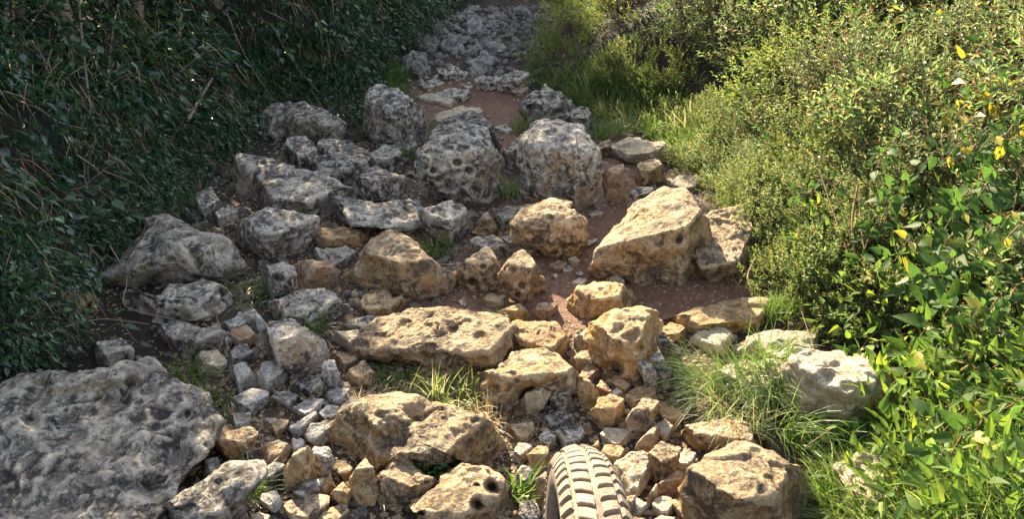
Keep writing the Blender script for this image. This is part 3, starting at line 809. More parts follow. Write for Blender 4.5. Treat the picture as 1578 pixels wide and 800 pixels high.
# --- cobbles, left group in the shade
GC = "grey cobbles in the shaded left bed"
for lab, tone, pts, kw in [
 ("small grey-brown cobble at the top of the left cobble bed, over a reddish one", 'g', "337,506 345,497 362,490 368,482 378,487 380,502 360,510 349,517", {}),
 ("reddish cobble under the topmost grey-brown one of the left bed", 'r', "347,527 360,508 380,501 397,520 386,535 358,540", {}),
 ("pale cracked cobble below the reddish one", 'g', "349,551 362,538 380,530 389,545 387,560 365,567 351,562", {}),
 ("white-speckled pointed cobble left of the mottled pink-grey one", 'g', "349,600 357,580 356,566 378,559 389,575 397,592 386,604 362,611", {}),
 ("flat white-speckled cobble beneath the pointed one, beside the dark grass", 'g', "362,612 390,599 415,605 411,620 391,637 367,640", {}),
 ("mottled pink-grey cobble below the central grey boulder", 'g', "392,584 408,562 418,559 431,568 445,582 450,600 430,607 404,600", {}),
 ("narrow upright cobble leaning on the left of the central grey boulder", 'g', "391,517 392,490 400,485 414,505 406,520", {'e': .8}),
 ("thin brown cobble behind the narrow upright one", 'k', "375,502 377,482 392,477 400,488 391,507", {'e': .7}),
 ("shaded brown-grey cobble touching the foot of the central grey boulder", 'k', "449,614 454,595 475,582 490,582 504,600 491,611 470,615 457,619", {}),
 ("dark brown cobble under the mottled pink-grey one", 'k', "411,630 425,605 445,604 472,618 452,633", {}),
 ("pale grey oblong cobble, upper one of the slanted pair", 'g', "445,647 449,630 475,616 497,615 492,630 470,644 454,653", {}),
 ("pale grey oblong cobble, lower one of the slanted pair", 'g', "439,662 465,648 485,634 491,645 480,662 460,675 442,671", {}),
 ("small sunlit brown-white cobble left of the slanted pair", 't', "410,662 428,648 445,647 439,662 425,678 414,669", {}),
 ("bluish grey block cobble right of the slanted pair", 'g', "488,637 505,625 522,627 517,647 495,654", {}),
 ("grey cobble below the bluish block, touching the wide tan slab", 'g', "469,674 480,655 500,651 517,658 514,683 495,691", {}),
 ("small square grey cobble above the wrinkled tan block", 'g', "356,653 361,638 385,637 384,660 359,665", {}),
 ("wrinkled tan block, largest stone of the left cobble bed", 't', "321,692 334,665 348,657 356,665 386,660 396,668 390,687 365,703 345,715 327,702", {'e': .6}),
 ("rounded pale cobble under the wrinkled tan block at the slab edge", 'g', "317,708 335,706 343,725 336,743 325,746 316,728", {}),
 ("pinkish flat cobble with white rim in the lower left bed", 'r', "394,703 410,684 430,679 452,690 447,707 425,714 401,718", {}),
 ("small pale cobble between the pinkish flat one and the grey block", 'g', "447,692 451,676 462,679 468,692 456,696", {}),
 ("egg-shaped grey cobble with a dark hole, left of the sunlit leaning one", 'g', "402,747 404,725 425,713 438,718 432,740 412,757", {}),
 ("large leaning cobble with a bright sunlit stripe", 't', "430,752 438,725 453,700 475,690 482,715 487,737 470,758 450,755", {'e': .8}),
 ("smooth grey oval cobble right of the sunlit leaning one", 'g', "477,704 485,689 505,691 518,710 507,730 487,738", {'e': .7}),
 ("flat smooth grey cobble under the sunlit leaning one", 'k', "430,764 450,753 480,741 499,737 494,757 470,771 445,780", {}),
 ("tiny orange-tinted cobble next to the flat smooth grey one", 'o', "491,757 497,740 510,736 514,754 502,764", {}),
 ("small rounded golden-grey cobble under the shade of the wide tan slab", 't', "506,724 520,711 535,713 545,725 537,742 515,741", {}),
 ("long striped cobble lit at its right end, bottom edge", 't', "422,800 445,774 485,764 507,767 505,787 480,808 430,818", {}),
 ("shaded mottled cobble above a purple pebble at the bottom edge", 'g', "399,783 404,762 425,757 435,775 427,797 408,797", {}),
 ("sharp tan cobble with a bright left face", 'o', "504,768 528,744 542,760 537,777 507,790", {'e': .7}),
 ("broad pale cobble at the bottom edge below the sharp tan one", 't', "488,803 510,784 533,777 542,800 532,820 493,818", {}),
 ("tall leaning pinkish cobble beside the lowest golden rock", 't', "532,753 544,730 563,709 575,725 585,756 577,775 552,781 540,767", {'e': .8}),
 ("grey cobble with white top, left end of the row above the slanted pair", 'g', "496,577 500,557 515,556 522,575 529,590 518,602 504,602", {'e': .7}),
 ("reddish triangular cobble behind the sun-topped one", 'r', "516,553 522,544 545,549 553,556 541,570 530,579 519,567", {}),
 ("angular cobble with a sunlit top, right end of the row", 't', "532,587 539,570 560,557 577,575 570,592 552,599", {}),
 ("smooth pale cobble under the row, left of the leaning grey one", 'g', "501,606 520,599 539,600 537,614 522,627 506,617", {}),
 ("leaning grey cobble touching the top of the wide tan slab", 'g', "517,653 524,630 541,613 554,620 555,632 542,644 528,655", {}),
 ("tiny brown pebble between the row and the smooth pale cobble", 'r', "525,601 528,590 536,589 541,598 535,603", {}),
 ("white-topped stub of stone between the pinkish flat cobble and the leaning one", 'g', "447,700 452,690 462,676 468,680 470,695 458,702", {}),
 ("mossy stone stub right of the white-topped one", 'k', "463,692 472,686 486,690 482,700 468,700", {}),
 ("bright white stone at the very bottom edge left of the striped cobble", 'w', "385,800 398,791 416,795 420,812 390,818", {}),
 ("dark low stone under the branches right of the pale flat-topped grey one", 'k', "340,520 352,512 362,522 352,540 341,536", {}),
]: rock(lab, {'g': 'p'}.get(tone, tone), 'c', pts, group=GC, pit=.25, **kw)

GR_ = "sunlit cobbles around the bicycle tyre"
for lab, tone, pts, kw in [
 ("white and grey wedge cobble under the arched golden slab", 'w', "798,622 814,604 845,590 849,605 837,627 820,638", {'e': .7}),
 ("grey block cobble right of the white wedge", 'g', "847,606 865,594 879,599 882,624 862,637 849,632", {'e': .7}),
 ("long flat grey-brown cobble above the tyre", 'k', "827,642 870,634 887,645 882,668 843,668", {}),
 ("tan-grey cobble crossed by a dry stalk", 't', "783,657 820,651 824,672 800,687 786,677", {}),
 ("speckled grey cobble left of the tyre's top", 'g', "830,674 842,662 856,672 859,692 845,700 831,695", {}),
 ("dark flat cobble directly behind the tyre's top", 'k', "852,668 875,656 896,659 908,682 886,697 858,692", {}),
 ("dark wedge with a bright orange front, left of the tyre", 'o', "812,702 829,689 843,689 847,705 836,735 824,732", {'e': .75}),
 ("pale greenish cobble in the grass left of the tyre", 'g', "795,733 804,718 820,721 834,745 815,757 798,750", {}),
 ("small shaded cobble above the pale greenish one", 'g', "788,703 799,683 819,685 822,702 805,717", {}),
 ("orange slim cobble squeezed against the tyre's left side", 'o', "827,742 841,728 847,760 839,788 826,772", {'e': .8}),
 ("grey cobble at the bottom edge left of the tyre", 'k', "798,803 803,776 825,772 836,800 820,818", {}),
 ("squarish pale stub leaning on the block-shaped golden boulder", 'w', "885,522 904,506 910,537 895,545 884,538", {'e': .7}),
 ("golden block cobble below the pale stub", 'o', "878,557 895,543 916,537 919,563 898,578 883,571", {'e': .6}),
 ("long golden cobble slanting down beside the block-shaped boulder", 'o', "885,592 894,577 911,590 927,612 913,634 899,628", {'e': .8}),
 ("knobbly brown cobble between the golden block and the slanting one", 'r', "894,577 905,562 921,570 924,590 908,598", {}),
 ("pinkish thin cobble pointing at the round pale pebble", 'r', "916,603 927,587 941,602 952,617 934,618", {}),
 ("orange cobble in the shade of the block-shaped boulder", 'o', "934,588 954,582 973,594 979,607 950,608", {}),
 ("round pale pebble among the orange cobbles", 'w', "940,607 950,598 960,605 956,617 944,617", {}),
 ("round golden cobble, middle of the sunlit bed", 'o', "911,634 924,615 940,610 960,617 963,642 946,660 919,658", {'e': .6}),
 ("golden bean-shaped cobble right of the round pale pebble", 'o', "957,612 985,596 1006,599 1014,615 995,620 975,631 963,625", {}),
 ("tall brownish cobble with a speckled face", 't', "960,657 974,635 990,617 1014,619 1016,635 1001,657 982,678 966,668", {'e': .75}),
 ("flat cream cobble shaped like a saddle", 'w', "926,670 934,661 965,661 975,672 969,690 950,693 930,685", {'e': .3}),
 ("triangular brown cobble with a lit left rim", 'r', "973,698 989,675 1010,656 1020,665 1014,692 995,702", {'e': .7}),
 ("pair-like pale cobble near the grass, two lobes", 'w', "1008,656 1025,647 1040,660 1044,673 1036,689 1021,677", {}),
 ("golden cobble under the left blades of the big grass tuft", 'o', "1013,624 1035,624 1057,640 1047,661 1024,652", {}),
 ("lidded-looking golden cobble right of the tyre's top", 'o', "924,703 934,688 955,689 970,700 957,718 940,725 928,717", {'e': .6}),
 ("small upright golden chip touching the tyre's top right", 'o', "908,692 922,679 926,702 914,708", {'e': .7}),
 ("largest flat golden cobble, right of the tyre", 'w', "949,716 967,701 990,697 1012,712 1010,747 986,768 961,758 953,737", {'e': .25}),
 ("crumpled tan cobble overlapping the largest flat one", 't', "998,702 1019,683 1047,692 1044,716 1036,737 1020,753 1005,742 1006,716", {'e': .6}),
 ("pale-topped cobble against the low brown ridge stone", 'w', "1038,708 1054,696 1072,699 1070,718 1050,728", {}),
 ("brown cobble in the shadow under the crumpled one", 'r', "1013,748 1045,726 1059,740 1052,771 1024,775", {'e': .7}),
 ("slim brown chip below the largest flat cobble", 'r', "996,768 1011,747 1017,766 1004,782", {'e': .7}),
 ("pale golden cobble at the bottom edge between two wedges", 'w', "1001,793 1009,770 1030,766 1042,778 1037,798 1010,804", {}),
 ("golden wedge with a bright top right of the tyre's lower edge", 'w', "976,799 980,769 1003,780 991,801", {'e': .6}),
 ("long golden cobble at the bottom edge beside the sharp-edged boulder", 'o', "1035,771 1060,769 1082,785 1088,812 1050,812", {'e': .3}),
 ("orange broken chip against the tyre's right edge", 'r', "957,792 961,768 980,764 979,785 968,798", {'e': .7}),
 ("tan cobble partly behind the tyre's right edge", 'o', "935,724 952,721 958,750 947,762", {}),
 ("low golden cobble on the bottom edge, right of the tyre", 'w', "1002,808 1020,795 1045,799 1047,822 1005,824", {}),
 ("brown cobble on the bottom edge under the golden wedge", 'r', "966,812 975,797 1002,803 1000,824 970,824", {}),
 ("dark slab standing on edge under the block-shaped boulder", 'k', "983,560 995,555 1012,575 1024,597 1019,608 994,593", {'e': .8}),
 ("dark leaning slab with a reddish tip in the shaded gap", 'k', "1008,523 1025,517 1046,540 1050,558 1024,551", {'e': .8}),
 ("dark brown slab leaning beside the one standing on edge", 'k', "1003,552 1018,544 1037,575 1042,603 1021,596", {'e': .8}),
]: rock(lab, tone, 'c', pts, group=GR_, pit=.2, **kw)

GS = "loose stones on the soil below the golden brown boulder"
for lab, tone, pts in [
 ("orange flat stone, biggest of those on the soil under the golden brown boulder", 'r', "847,408 860,402 873,404 872,415 853,420"),
 ("pale round stone right of the orange flat one on the soil", 'w', "876,399 886,394 894,402 890,410 879,408"),
 ("small grey stone below the pale round one on the soil", 'g', "868,415 877,409 884,416 880,422 869,421"),
 ("pinkish stone at the left rim of the pitted pale golden rock", 'w', "880,436 893,428 905,432 903,443 884,444"),
 ("tiny grey pebble right of the small grey stone on the soil", 'g', "887,421 895,417 901,422 896,427"),
 ("tiny pale pebble left of the orange flat stone's foot", 'w', "852,424 857,421 861,426 857,431"),
 ("flat stone in the soil left of the largest boulder", 'w', "907,330 920,324 931,328 924,336 911,336"),
 ("thin flat stone in the soil just above the loose pebbles", 'g', "892,378 905,371 920,368 914,377 900,383"),
]: rock(lab, tone, 'c', pts, group=GS, pit=0)
# ------------------------------------------------------------------ filler cobbles between the named ones
def proto_rock(seed, level, karst, low=.10, sq=(1, 1, 1), pit=.8):
    U, F = ico(level)
    rr = np.random.default_rng(seed)
    V = U.copy()
    for _ in range(9):
        n_ = norm(rr.normal(size=3)); d_ = rr.uniform(.55, .85)
        ex = V @ n_ - d_
        V = V - np.where(ex > 0, ex, 0)[:, None] * n_
    V = V * np.array(sq)
    N = vnormals(V, F); q = V + seed * 5.3
    V = V + N * (fbm(q * 1.6, 3, seed) * low)[:, None]
    V = V + N * ((ridged(q * 1.5, 4, seed + 1) - .2) * .46 * karst)[:, None]
    V = V + N * (fbm(q * 7, 4, seed + 2, .6) * .05)[:, None]
    if pit: V = V - N * ((1 - sstep(pits(q * 2.1, .35, seed + 3), .3, 1)) * .20 * pit * max(karst, .15))[:, None]
    me = mesh_np("rock", V, F, True)
    if karst < .3: me.set_sharp_from_angle(angle=radians(35))
    return me

TONES = list(MR)
fill = {t: [] for t in TONES}
for k in range(6):
    for t in TONES:
        src = proto_rock(100 + k * 7, 4, 0, .12, (1, .8, .62), 0)
        src.materials.append(MR[t]); fill[t].append(src)
        if len(fill[t]) > 1 and k > 2: pass
def inside_poly(poly, x, y):
    c = False; j = len(poly) - 1
    for i in range(len(poly)):
        if (poly[i][1] > y) != (poly[j][1] > y) and x < (poly[j][0] - poly[i][0]) * (y - poly[i][1]) / (poly[j][1] - poly[i][1]) + poly[i][0]: c = not c
        j = i
    return c
def scatter_px(poly, spacing, seed, limit=400):
    poly = np.array([[float(c) for c in w.split(',')] for w in poly.split()])
    r = random.Random(seed); pts = []
    x0, y0 = poly.min(0); x1, y1 = poly.max(0)
    def inside(x, y):
        c = False; j = len(poly) - 1
        for i in range(len(poly)):
            if (poly[i][1] > y) != (poly[j][1] > y) and x < (poly[j][0] - poly[i][0]) * (y - poly[i][1]) / (poly[j][1] - poly[i][1]) + poly[i][0]: c = not c
            j = i
        return c
    for _ in range(9000):
        x, y = r.uniform(x0, x1), r.uniform(y0, y1)
        sp = spacing(x, y) if callable(spacing) else spacing
        if inside(x, y) and all(((x - a) ** 2 + ((y - b) * 1.25) ** 2) > sp * sp for a, b in pts):
            pts.append((x, y))
            if len(pts) >= limit: break
    return pts

def place(nm, me, x, y, size, label, cat, group, sink=.35, flat=1.0, rr=random):
    P = hit(x, y)[0]
    o = link(nm, me, None, loc=(P[0], P[1], P[2] + size * (.5 - sink) * .5), label=label, cat=cat, group=group)
    o.scale = (size * rr.uniform(.4, .6), size * rr.uniform(.4, .6), size * rr.uniform(.4, .6) * flat)
    o.rotation_euler = (rr.uniform(-.5, .5), rr.uniform(-.5, .5), rr.uniform(0, 6.28))
    return o

r3 = random.Random(11)
FILL = []
def fillers(poly, spacing, seed, tones, lo, hi, label, group, sink=.7):
    for x, y in scatter_px(poly, spacing, seed):
        if any(inside_poly(p_, x, y) for p_ in OUTL): continue
        FILL.append((r3.uniform(lo, hi), x, y, r3.choice(tones), r3.randrange(6), label, group, sink))
fillers("335,480 400,470 400,560 500,580 570,560 560,620 500,660 505,700 560,760 560,820 300,830 400,720 330,660 345,600 335,540", 17, 1, 'ppkpt', 14, 26,
        "small half-buried filler cobble in the gaps of the shaded left cobble bed", "small gap-filling stones, left bed")
fillers("780,610 880,590 895,560 980,590 1050,610 1070,700 1060,820 780,820", 16, 2, 'oowtrr', 15, 28,
        "small half-buried filler cobble in the gaps of the sunlit bed round the tyre", "small gap-filling stones, sunlit bed")
fillers("700,340 760,320 800,360 760,400 720,400 690,380", 17, 3, 'gkt', 8, 20,
        "small stone in the gap behind the twin pitted golden stones", "small stones behind the twin stones")
fillers("860,470 990,490 900,560 860,520 740,500 800,480", 18, 4, 'otw', 10, 22,
        "small golden stone between the long slab and the pitted pale rock", "small stones above the arched slab")
fillers("150,560 240,545 300,540 330,580 290,590 240,556", 22, 5, 'gk', 12, 22,
        "small dark stone in the leaf litter above the corner slab", "small stones above the corner slab")
fillers("540,215 640,220 660,300 640,330 560,320 480,240", 24, 6, 'gk', 10, 22,
        "small shaded stone between the grey rocks left of the big pitted boulder", "small stones left of the pitted boulder")
fillers("905,205 1060,215 1100,300 1000,300 940,260", 20, 7, 'wto', 8, 20,
        "small sunny stone in the grass edge above the largest boulder", "small stones at the sunny edge")
fillers("615,105 680,100 720,125 735,150 700,160 640,140", 13, 8, 'gw', 8, 16,
        "small flat stone strewn on the upper soil path", "small stones strewn on the upper path")

fillers("180,330 345,240 440,250 700,215 760,330 700,400 720,470 540,470 520,500 380,500 350,440 380,410 350,370 300,345 220,330", 19, 31, 'gkkgt', 16, 34,
        "shaded stone wedged between the larger rocks of the left side", "stones wedged between the rocks of the left side", .55)
fillers("480,470 800,470 900,560 1010,600 900,620 700,640 560,610 500,560", 19, 32, 'ottwg', 14, 28,
        "golden stone wedged between the slabs of the lower middle", "stones wedged between the golden slabs", .6)
fillers("640,180 780,180 800,330 900,300 930,320 800,350 700,350", 22, 33, 'kg', 12, 24,
        "dark stone in the gap around the two biggest boulders", "stones round the two biggest boulders", .6)
FILL.sort(key=lambda f_: -f_[0])
RUB = {t: [] for t in TONES}
for k, (sz, x, y, tn, pk, lab, grp, snk) in enumerate(FILL):
    dist = np.linalg.norm(hit(x, y)[0] - np.array([0, 0, CAM_H]))
    o = place("cobble", fill[tn][pk], x, y, sz / FPX * dist, lab, "stone", grp, snk, 1, r3)
    if k >= 175:      # the smallest are joined: one heap of rubble
        bpy.context.view_layer.update()
        M_ = np.array(o.matrix_world); v_ = np.empty(len(o.data.vertices) * 3); o.data.vertices.foreach_get("co", v_)
        v_ = v_.reshape(-1, 3) @ M_[:3, :3].T + M_[:3, 3]
        RUB[tn].append((v_, ico(4)[1])); bpy.data.objects.remove(o)
vs_, fs_, mi_, off_ = [], [], [], 0
for q_, tn in enumerate(TONES):
    for v_, f_ in RUB[tn]:
        vs_.append(v_); fs_.append(f_ + off_); mi_ += [q_] * len(f_); off_ += len(v_)
if vs_:
    me = mesh_np("rubble", np.concatenate(vs_), np.concatenate(fs_), True)
    for tn in TONES: me.materials.append(MR[tn])
    me.polygons.foreach_set("material_index", np.array(mi_, dtype=np.int32)); me.set_sharp_from_angle(angle=radians(35))
    link("rubble", me, None, label="small rubble packed between the larger stones", cat="rubble", kind="stuff")
# pebbles and grit on the bare soil: nobody could count them
PEB = []
def pebbles(poly, num, lo, hi, seed):
    pr = np.random.default_rng(seed)
    pl = np.array([[float(c) for c in w.split(',')] for w in poly.split()])
    G = hit(pl[:, 0], pl[:, 1])
    x = pr.uniform(G[:, 0].min(), G[:, 0].max(), num); y = pr.uniform(G[:, 1].min(), G[:, 1].max(), num)
    z = ground_z(x, y)
    U, F = ico(1)
    s = lo + (hi - lo) * pr.random(num) ** 3
    sc = s[:, None] * pr.uniform(.6, 1.2, (num, 3)) * np.array([1, 1, .6])
    V = U[None] * sc[:, None] + pr.normal(0, .12, (num, len(U), 3)) * s[:, None, None] + np.stack([x, y, z], 1)[:, None]
    PEB.append((V.reshape(-1, 3), (np.arange(num)[:, None, None] * len(U) + F[None]).reshape(-1, 3)))
pebbles("590,110 830,110 840,240 620,240", 900, .002, .008, 1)
pebbles("500,300 1150,300 1200,480 480,480", 3500, .0015, .007, 2)
pebbles("300,500 1100,500 1060,800 300,800", 9000, .002, .010, 3)
pebbles("180,300 520,220 640,330 520,480 200,480", 3500, .002, .010, 5)
pebbles("900,200 1080,220 1080,320 900,300", 400, .002, .008, 4)
Vp, Fp = zip(*PEB); o_ = np.cumsum([0] + [len(v_) for v_ in Vp[:-1]])
link("gravel", mesh_np("gravel", np.concatenate(Vp), np.concatenate([f_ + k_ for f_, k_ in zip(Fp, o_)]), False), MR['t'], kind="stuff",
     label="scattered grit and pebbles on the red-brown soil", cat="gravel")

# ------------------------------------------------------------------ the far rocky slope: every rock a thing
KAR = []
for k in range(8):
    me = proto_rock(300 + k * 11, 5 if k < 4 else 4, .9, .16, (1, .8, .75), 1.2)
    me.materials.append(MR['p']); KAR.append(me)
field = "640,112 672,104 700,112 735,122 765,118 800,112 826,118 842,100 836,60 858,14 800,10 740,14 700,18 668,38 660,60 640,85 612,95"
spc = lambda x, y: 6.0 + (y - 10) * .07
rk = random.Random(5)
FP = scatter_px(field, spc, 21, 330)
FP.sort(key=lambda p: -p[1])
for k, (x, y) in enumerate(FP[:290]):
    dist = np.linalg.norm(hit(x, y)[0] - np.array([0, 0, CAM_H]))
    band = "lower edge" if y > 85 else "middle" if y > 45 else "upper end"
    place("jagged_rock", KAR[k % 8], x, y, (spc(x, y) * rk.uniform(.8, 1.7) * (2.6 if rk.random() < .16 else 1)) / FPX * dist,
          f"sharp eroded grey rock in the {band} of the far rocky slope", "rock", f"jagged rocks, {band} of the far slope", .35, rk.uniform(.55, 1.15), rk)

# ------------------------------------------------------------------ bicycle front wheel on its fork, seen from above
def rubber(nm="dusty_tyre_rubber", k_=1.0):
    m, n, bsdf, out = mat(nm)
    tc = n.nodes.new("ShaderNodeTexCoord"); oi = n.nodes.new("ShaderNodeObjectInfo")
    sc_ = n.nodes.new("ShaderNodeVectorMath"); sc_.operation = 'ADD'
    cb_ = n.nodes.new("ShaderNodeCombineXYZ")
    for q_ in range(3): n.links.new(math_node(n, 'MULTIPLY', oi.outputs["Random"], 7.0 + q_ * 5), cb_.inputs[q_])
    n.links.new(tc.outputs["Object"], sc_.inputs[0]); n.links.new(cb_.outputs[0], sc_.inputs[1])
    v = sc_.outputs[0]
    f = noise_node(n, v, 45, 7, .7, .3); g = noise_node(n, v, 12, 4, .6); h = noise_node(n, v, 250, 4, .6)
    c = mix(n, ramp(n, f, [(.35, 0.0), (.6, 1.0)]), tuple(x * k_ for x in (.10, .075, .055)), tuple(x * k_ for x in (.25, .195, .14)))
    c = mix(n, ramp(n, g, [(.50, 0.0), (.62, .5)]), c, (.30, .19, .12))
    c = mix(n, ramp(n, h, [(.62, 0.0), (.7, .6)]), c, (.12, .10, .09))
    n.links.new(c, bsdf.inputs["Base Color"]); bsdf.inputs["Roughness"].default_value = .85
    bp = n.nodes.new("ShaderNodeBump"); bp.inputs["Distance"].default_value = .002; bp.inputs["Strength"].default_value = .7
    n.links.new(math_node(n, 'ADD', f, h), bp.inputs["Height"]); n.links.new(bp.outputs[0], bsdf.inputs["Normal"])
    return m
def plain(name, col, rough=.5, metal=0.0):
    m, n, bsdf, out = mat(name)
    tc = n.nodes.new("ShaderNodeTexCoord")
    f = noise_node(n, tc.outputs["Object"], 80, 4, .6)
    c = mix(n, f, tuple(x * .8 for x in col), tuple(min(1, x * 1.2) for x in col))
    n.links.new(c, bsdf.inputs["Base Color"])
    bsdf.inputs["Roughness"].default_value = rough; bsdf.inputs["Metallic"].default_value = metal
    return m
M_RUB, M_GRV, M_DARK, M_ALU = rubber(), rubber("dusty_groove", .8), plain("groove_rubber", (.05, .042, .036), .8), plain("black_alloy", (.04, .04, .042), .4, .6)
bike = link("bicycle", None, None, loc=(.070, .383, .364), label="front wheel of a mountain bike with a dusty knobbly tyre at the bottom edge", cat="bicycle")
RT, rt = .343, .0285
def ring(R, prof, n_=144):
    """revolve a closed profile (radial offset, sideways) round the axle (x)"""
    a = np.arange(n_) * 2 * pi / n_; prof = np.array(prof); k = len(prof)
    V = np.stack([np.broadcast_to(prof[None, :, 1], (n_, k)), (R + prof[None, :, 0]) * np.cos(a)[:, None], (R + prof[None, :, 0]) * np.sin(a)[:, None]], -1).reshape(-1, 3)
    F = [(i * k + j, i * k + (j + 1) % k, ((i + 1) % n_) * k + (j + 1) % k, ((i + 1) % n_) * k + j) for i in range(n_) for j in range(k)]
    return V, np.array(F)
prof = [(rt * sin(a), rt * cos(a)) for a in np.linspace(-.75, pi + .75, 22)]
V, F = ring(RT, prof)
tyre = link("tyre", mesh_np("tyre", V, F, True), M_GRV, bike)
V, F = ring(RT - .026, [(-.008, .013), (.006, .015), (.006, -.015), (-.008, -.013), (-.014, 0)])
link("rim", mesh_np("rim", V, F, True), M_ALU, bike)
V, F = tube([(-.045, 0, 0), (-.03, 0, 0), (.03, 0, 0), (.045, 0, 0)], [.012, .02, .02, .012], 16)
link("hub", mesh_np("hub", V, F, True), M_ALU, bike)
V, F = tube([(0, 0, .018), (0, 0, .31)], [.001, .001], 6)
sp_me = mesh_np("spoke", V, F, True); sp_me.materials.append(M_ALU)
for k in range(32):
    o = link("spoke", sp_me, None, bike); o.location = (.022 if k % 2 else -.022, 0, 0)
    o.rotation_euler = (k * 2 * pi / 32, (-1) ** (k % 2 + 1) * -.06 * (1 if k % 2 else 1), 0)
for sx in (-1, 1):
    V, F = tube([(sx * .052, 0, 0), (sx * .055, .02, .2), (sx * .05, -.03, .40), (sx * .02, -.055, .435), (0, -.06, .44)], [.014, .017, .017, .018, .02], 12)
    link("fork_leg", mesh_np("fork_leg", V, F, True), M_ALU, bike)
# tread blocks follow the curve of the tyre: long slanted centre blocks and square shoulder blocks
def block_mesh(phi0, phi1, len0, len1, slant, hgt, name):
    """block from crown angle phi0 to phi1, extent along the tyre len0..len1 (m), slanted"""
    nu, nv = 6, 4
    V = []; F = []
    for lay, (dr, sh) in enumerate(((-.001, 1.0), (hgt - .0008, .97), (hgt, .84))):
        for i in range(nu + 1):
            for j in range(nv + 1):
                u = (i / nu - .5) * sh + .5; w_ = (j / nv - .5) * sh + .5
                ph = phi0 + (phi1 - phi0) * u
                ln = len0 + (len1 - len0) * w_ + slant * (u - .5)
                al = ln / (RT + rt)
                rad = RT + (rt + dr) * cos(ph)
                V.append(((rt + dr) * sin(ph), rad * sin(al), rad * cos(al)))
    st = (nu + 1) * (nv + 1)
    idx = lambda l, i, j: l * st + i * (nv + 1) + j
    for i in range(nu):
        for j in range(nv): F.append((idx(2, i, j), idx(2, i, j + 1), idx(2, i + 1, j + 1), idx(2, i + 1, j)))
    for l in (0, 1):
        for i in range(nu):
            F.append((idx(l, i, 0), idx(l + 1, i, 0), idx(l + 1, i + 1, 0), idx(l, i + 1, 0)))
            F.append((idx(l, i, nv), idx(l, i + 1, nv), idx(l + 1, i + 1, nv), idx(l + 1, i, nv)))
        for j in range(nv):
            F.append((idx(l, 0, j), idx(l, 0, j + 1), idx(l + 1, 0, j + 1), idx(l + 1, 0, j)))
            F.append((idx(l, nu, j), idx(l + 1, nu, j), idx(l + 1, nu, j + 1), idx(l, nu, j + 1)))
    me = mesh_np(name, np.array(V), np.array(F), True)
    me.set_sharp_from_angle(angle=radians(40)); me.materials.append(M_RUB)
    return me
NRW = 112
pit_ = 2 * pi * (RT + rt) / NRW
CB = [block_mesh(-.60, -.08, .001, pit_ * .76, -.012, .0032, "centre_block"), block_mesh(.08, .60, .001, pit_ * .76, .012, .0032, "centre_block")]
SB = [block_mesh(-1.22, -.72, .0, pit_ * .60, -.005, .0036, "shoulder_block"), block_mesh(.72, 1.22, .0, pit_ * .60, .005, .0036, "shoulder_block")]
rest = []
for r_ in range(NRW):
    for k, me in enumerate((CB[0], CB[1], SB[0], SB[1])):
        an = (r_ + (.5 if k % 2 else 0) + (.25 if k > 1 else 0)) * 2 * pi / NRW - pi
        if -1.15 < an < 1.75:                     # the part of the tread that can be seen from above
            o = link("centre_block" if k < 2 else "shoulder_block", me, None, tyre)
            o.rotation_euler = (-an, 0, 0)
        else:
            v_ = np.empty(len(me.vertices) * 3); me.vertices.foreach_get("co", v_); v_ = v_.reshape(-1, 3)
            f_ = np.empty(len(me.polygons) * 4, dtype=np.int32); me.polygons.foreach_get("vertices", f_)
            c_, s_ = cos(-an), sin(-an)
            rest.append((np.stack([v_[:, 0], v_[:, 1] * c_ - v_[:, 2] * s_, v_[:, 1] * s_ + v_[:, 2] * c_], 1), f_.reshape(-1, 4)))
link("tread_blocks", mesh_mixed("tread_blocks", rest, True), M_RUB, tyre, kind="stuff")
# ------------------------------------------------------------------ plants
rg4 = np.random.default_rng(44)
rp = random.Random(44)

def shell_points(n, seed, dims, inner=.55, zmin=-.25, clump=.35, thr=-.25):
    """points through the outer part of a lumpy dome, with gaps where the clumps part"""
    r = np.random.default_rng(seed); out = []; tot = 0
    while tot < n:
        d = norm(r.normal(size=(n * 2, 3))); d = d[d[:, 2] > zmin]
        rad = inner + (1 - inner) * r.random(len(d)) ** .7
        lump = 1 + clump * fbm(d * 2.3, 3, seed)
        p = d * (rad * lump)[:, None] * np.array(dims)
        p = p[fbm(p * 7 / max(dims) * .45, 3, seed + 9) > thr]
        out.append(p); tot += len(p)
    p = np.concatenate(out)[:n]
    return p, norm(p / np.array(dims) ** 2)

def stems_mesh(name, dims, num, seed, rad=.004, top=.85):
    r = random.Random(seed); parts = []
    for _ in range(num):
        a = r.uniform(0, 6.28); e = r.uniform(.3, 1.4)
        tip = np.array([cos(a) * cos(e) * dims[0], sin(a) * cos(e) * dims[1], sin(e) * dims[2]]) * top * r.uniform(.8, 1.1)
        b = np.array([r.uniform(-.15, .15) * dims[0], r.uniform(-.15, .15) * dims[1], -.1 * dims[2]])
        w = np.array([r.uniform(-1, 1), r.uniform(-1, 1), r.uniform(0, 1)]) * .12 * max(dims)
        pts = [b + (tip - b) * t + w * sin(pi * t) for t in np.linspace(0, 1, 6)]
        parts.append(tube(pts, np.linspace(rad, rad * .35, 6), 4))
    return mesh_mixed(name, parts, True)

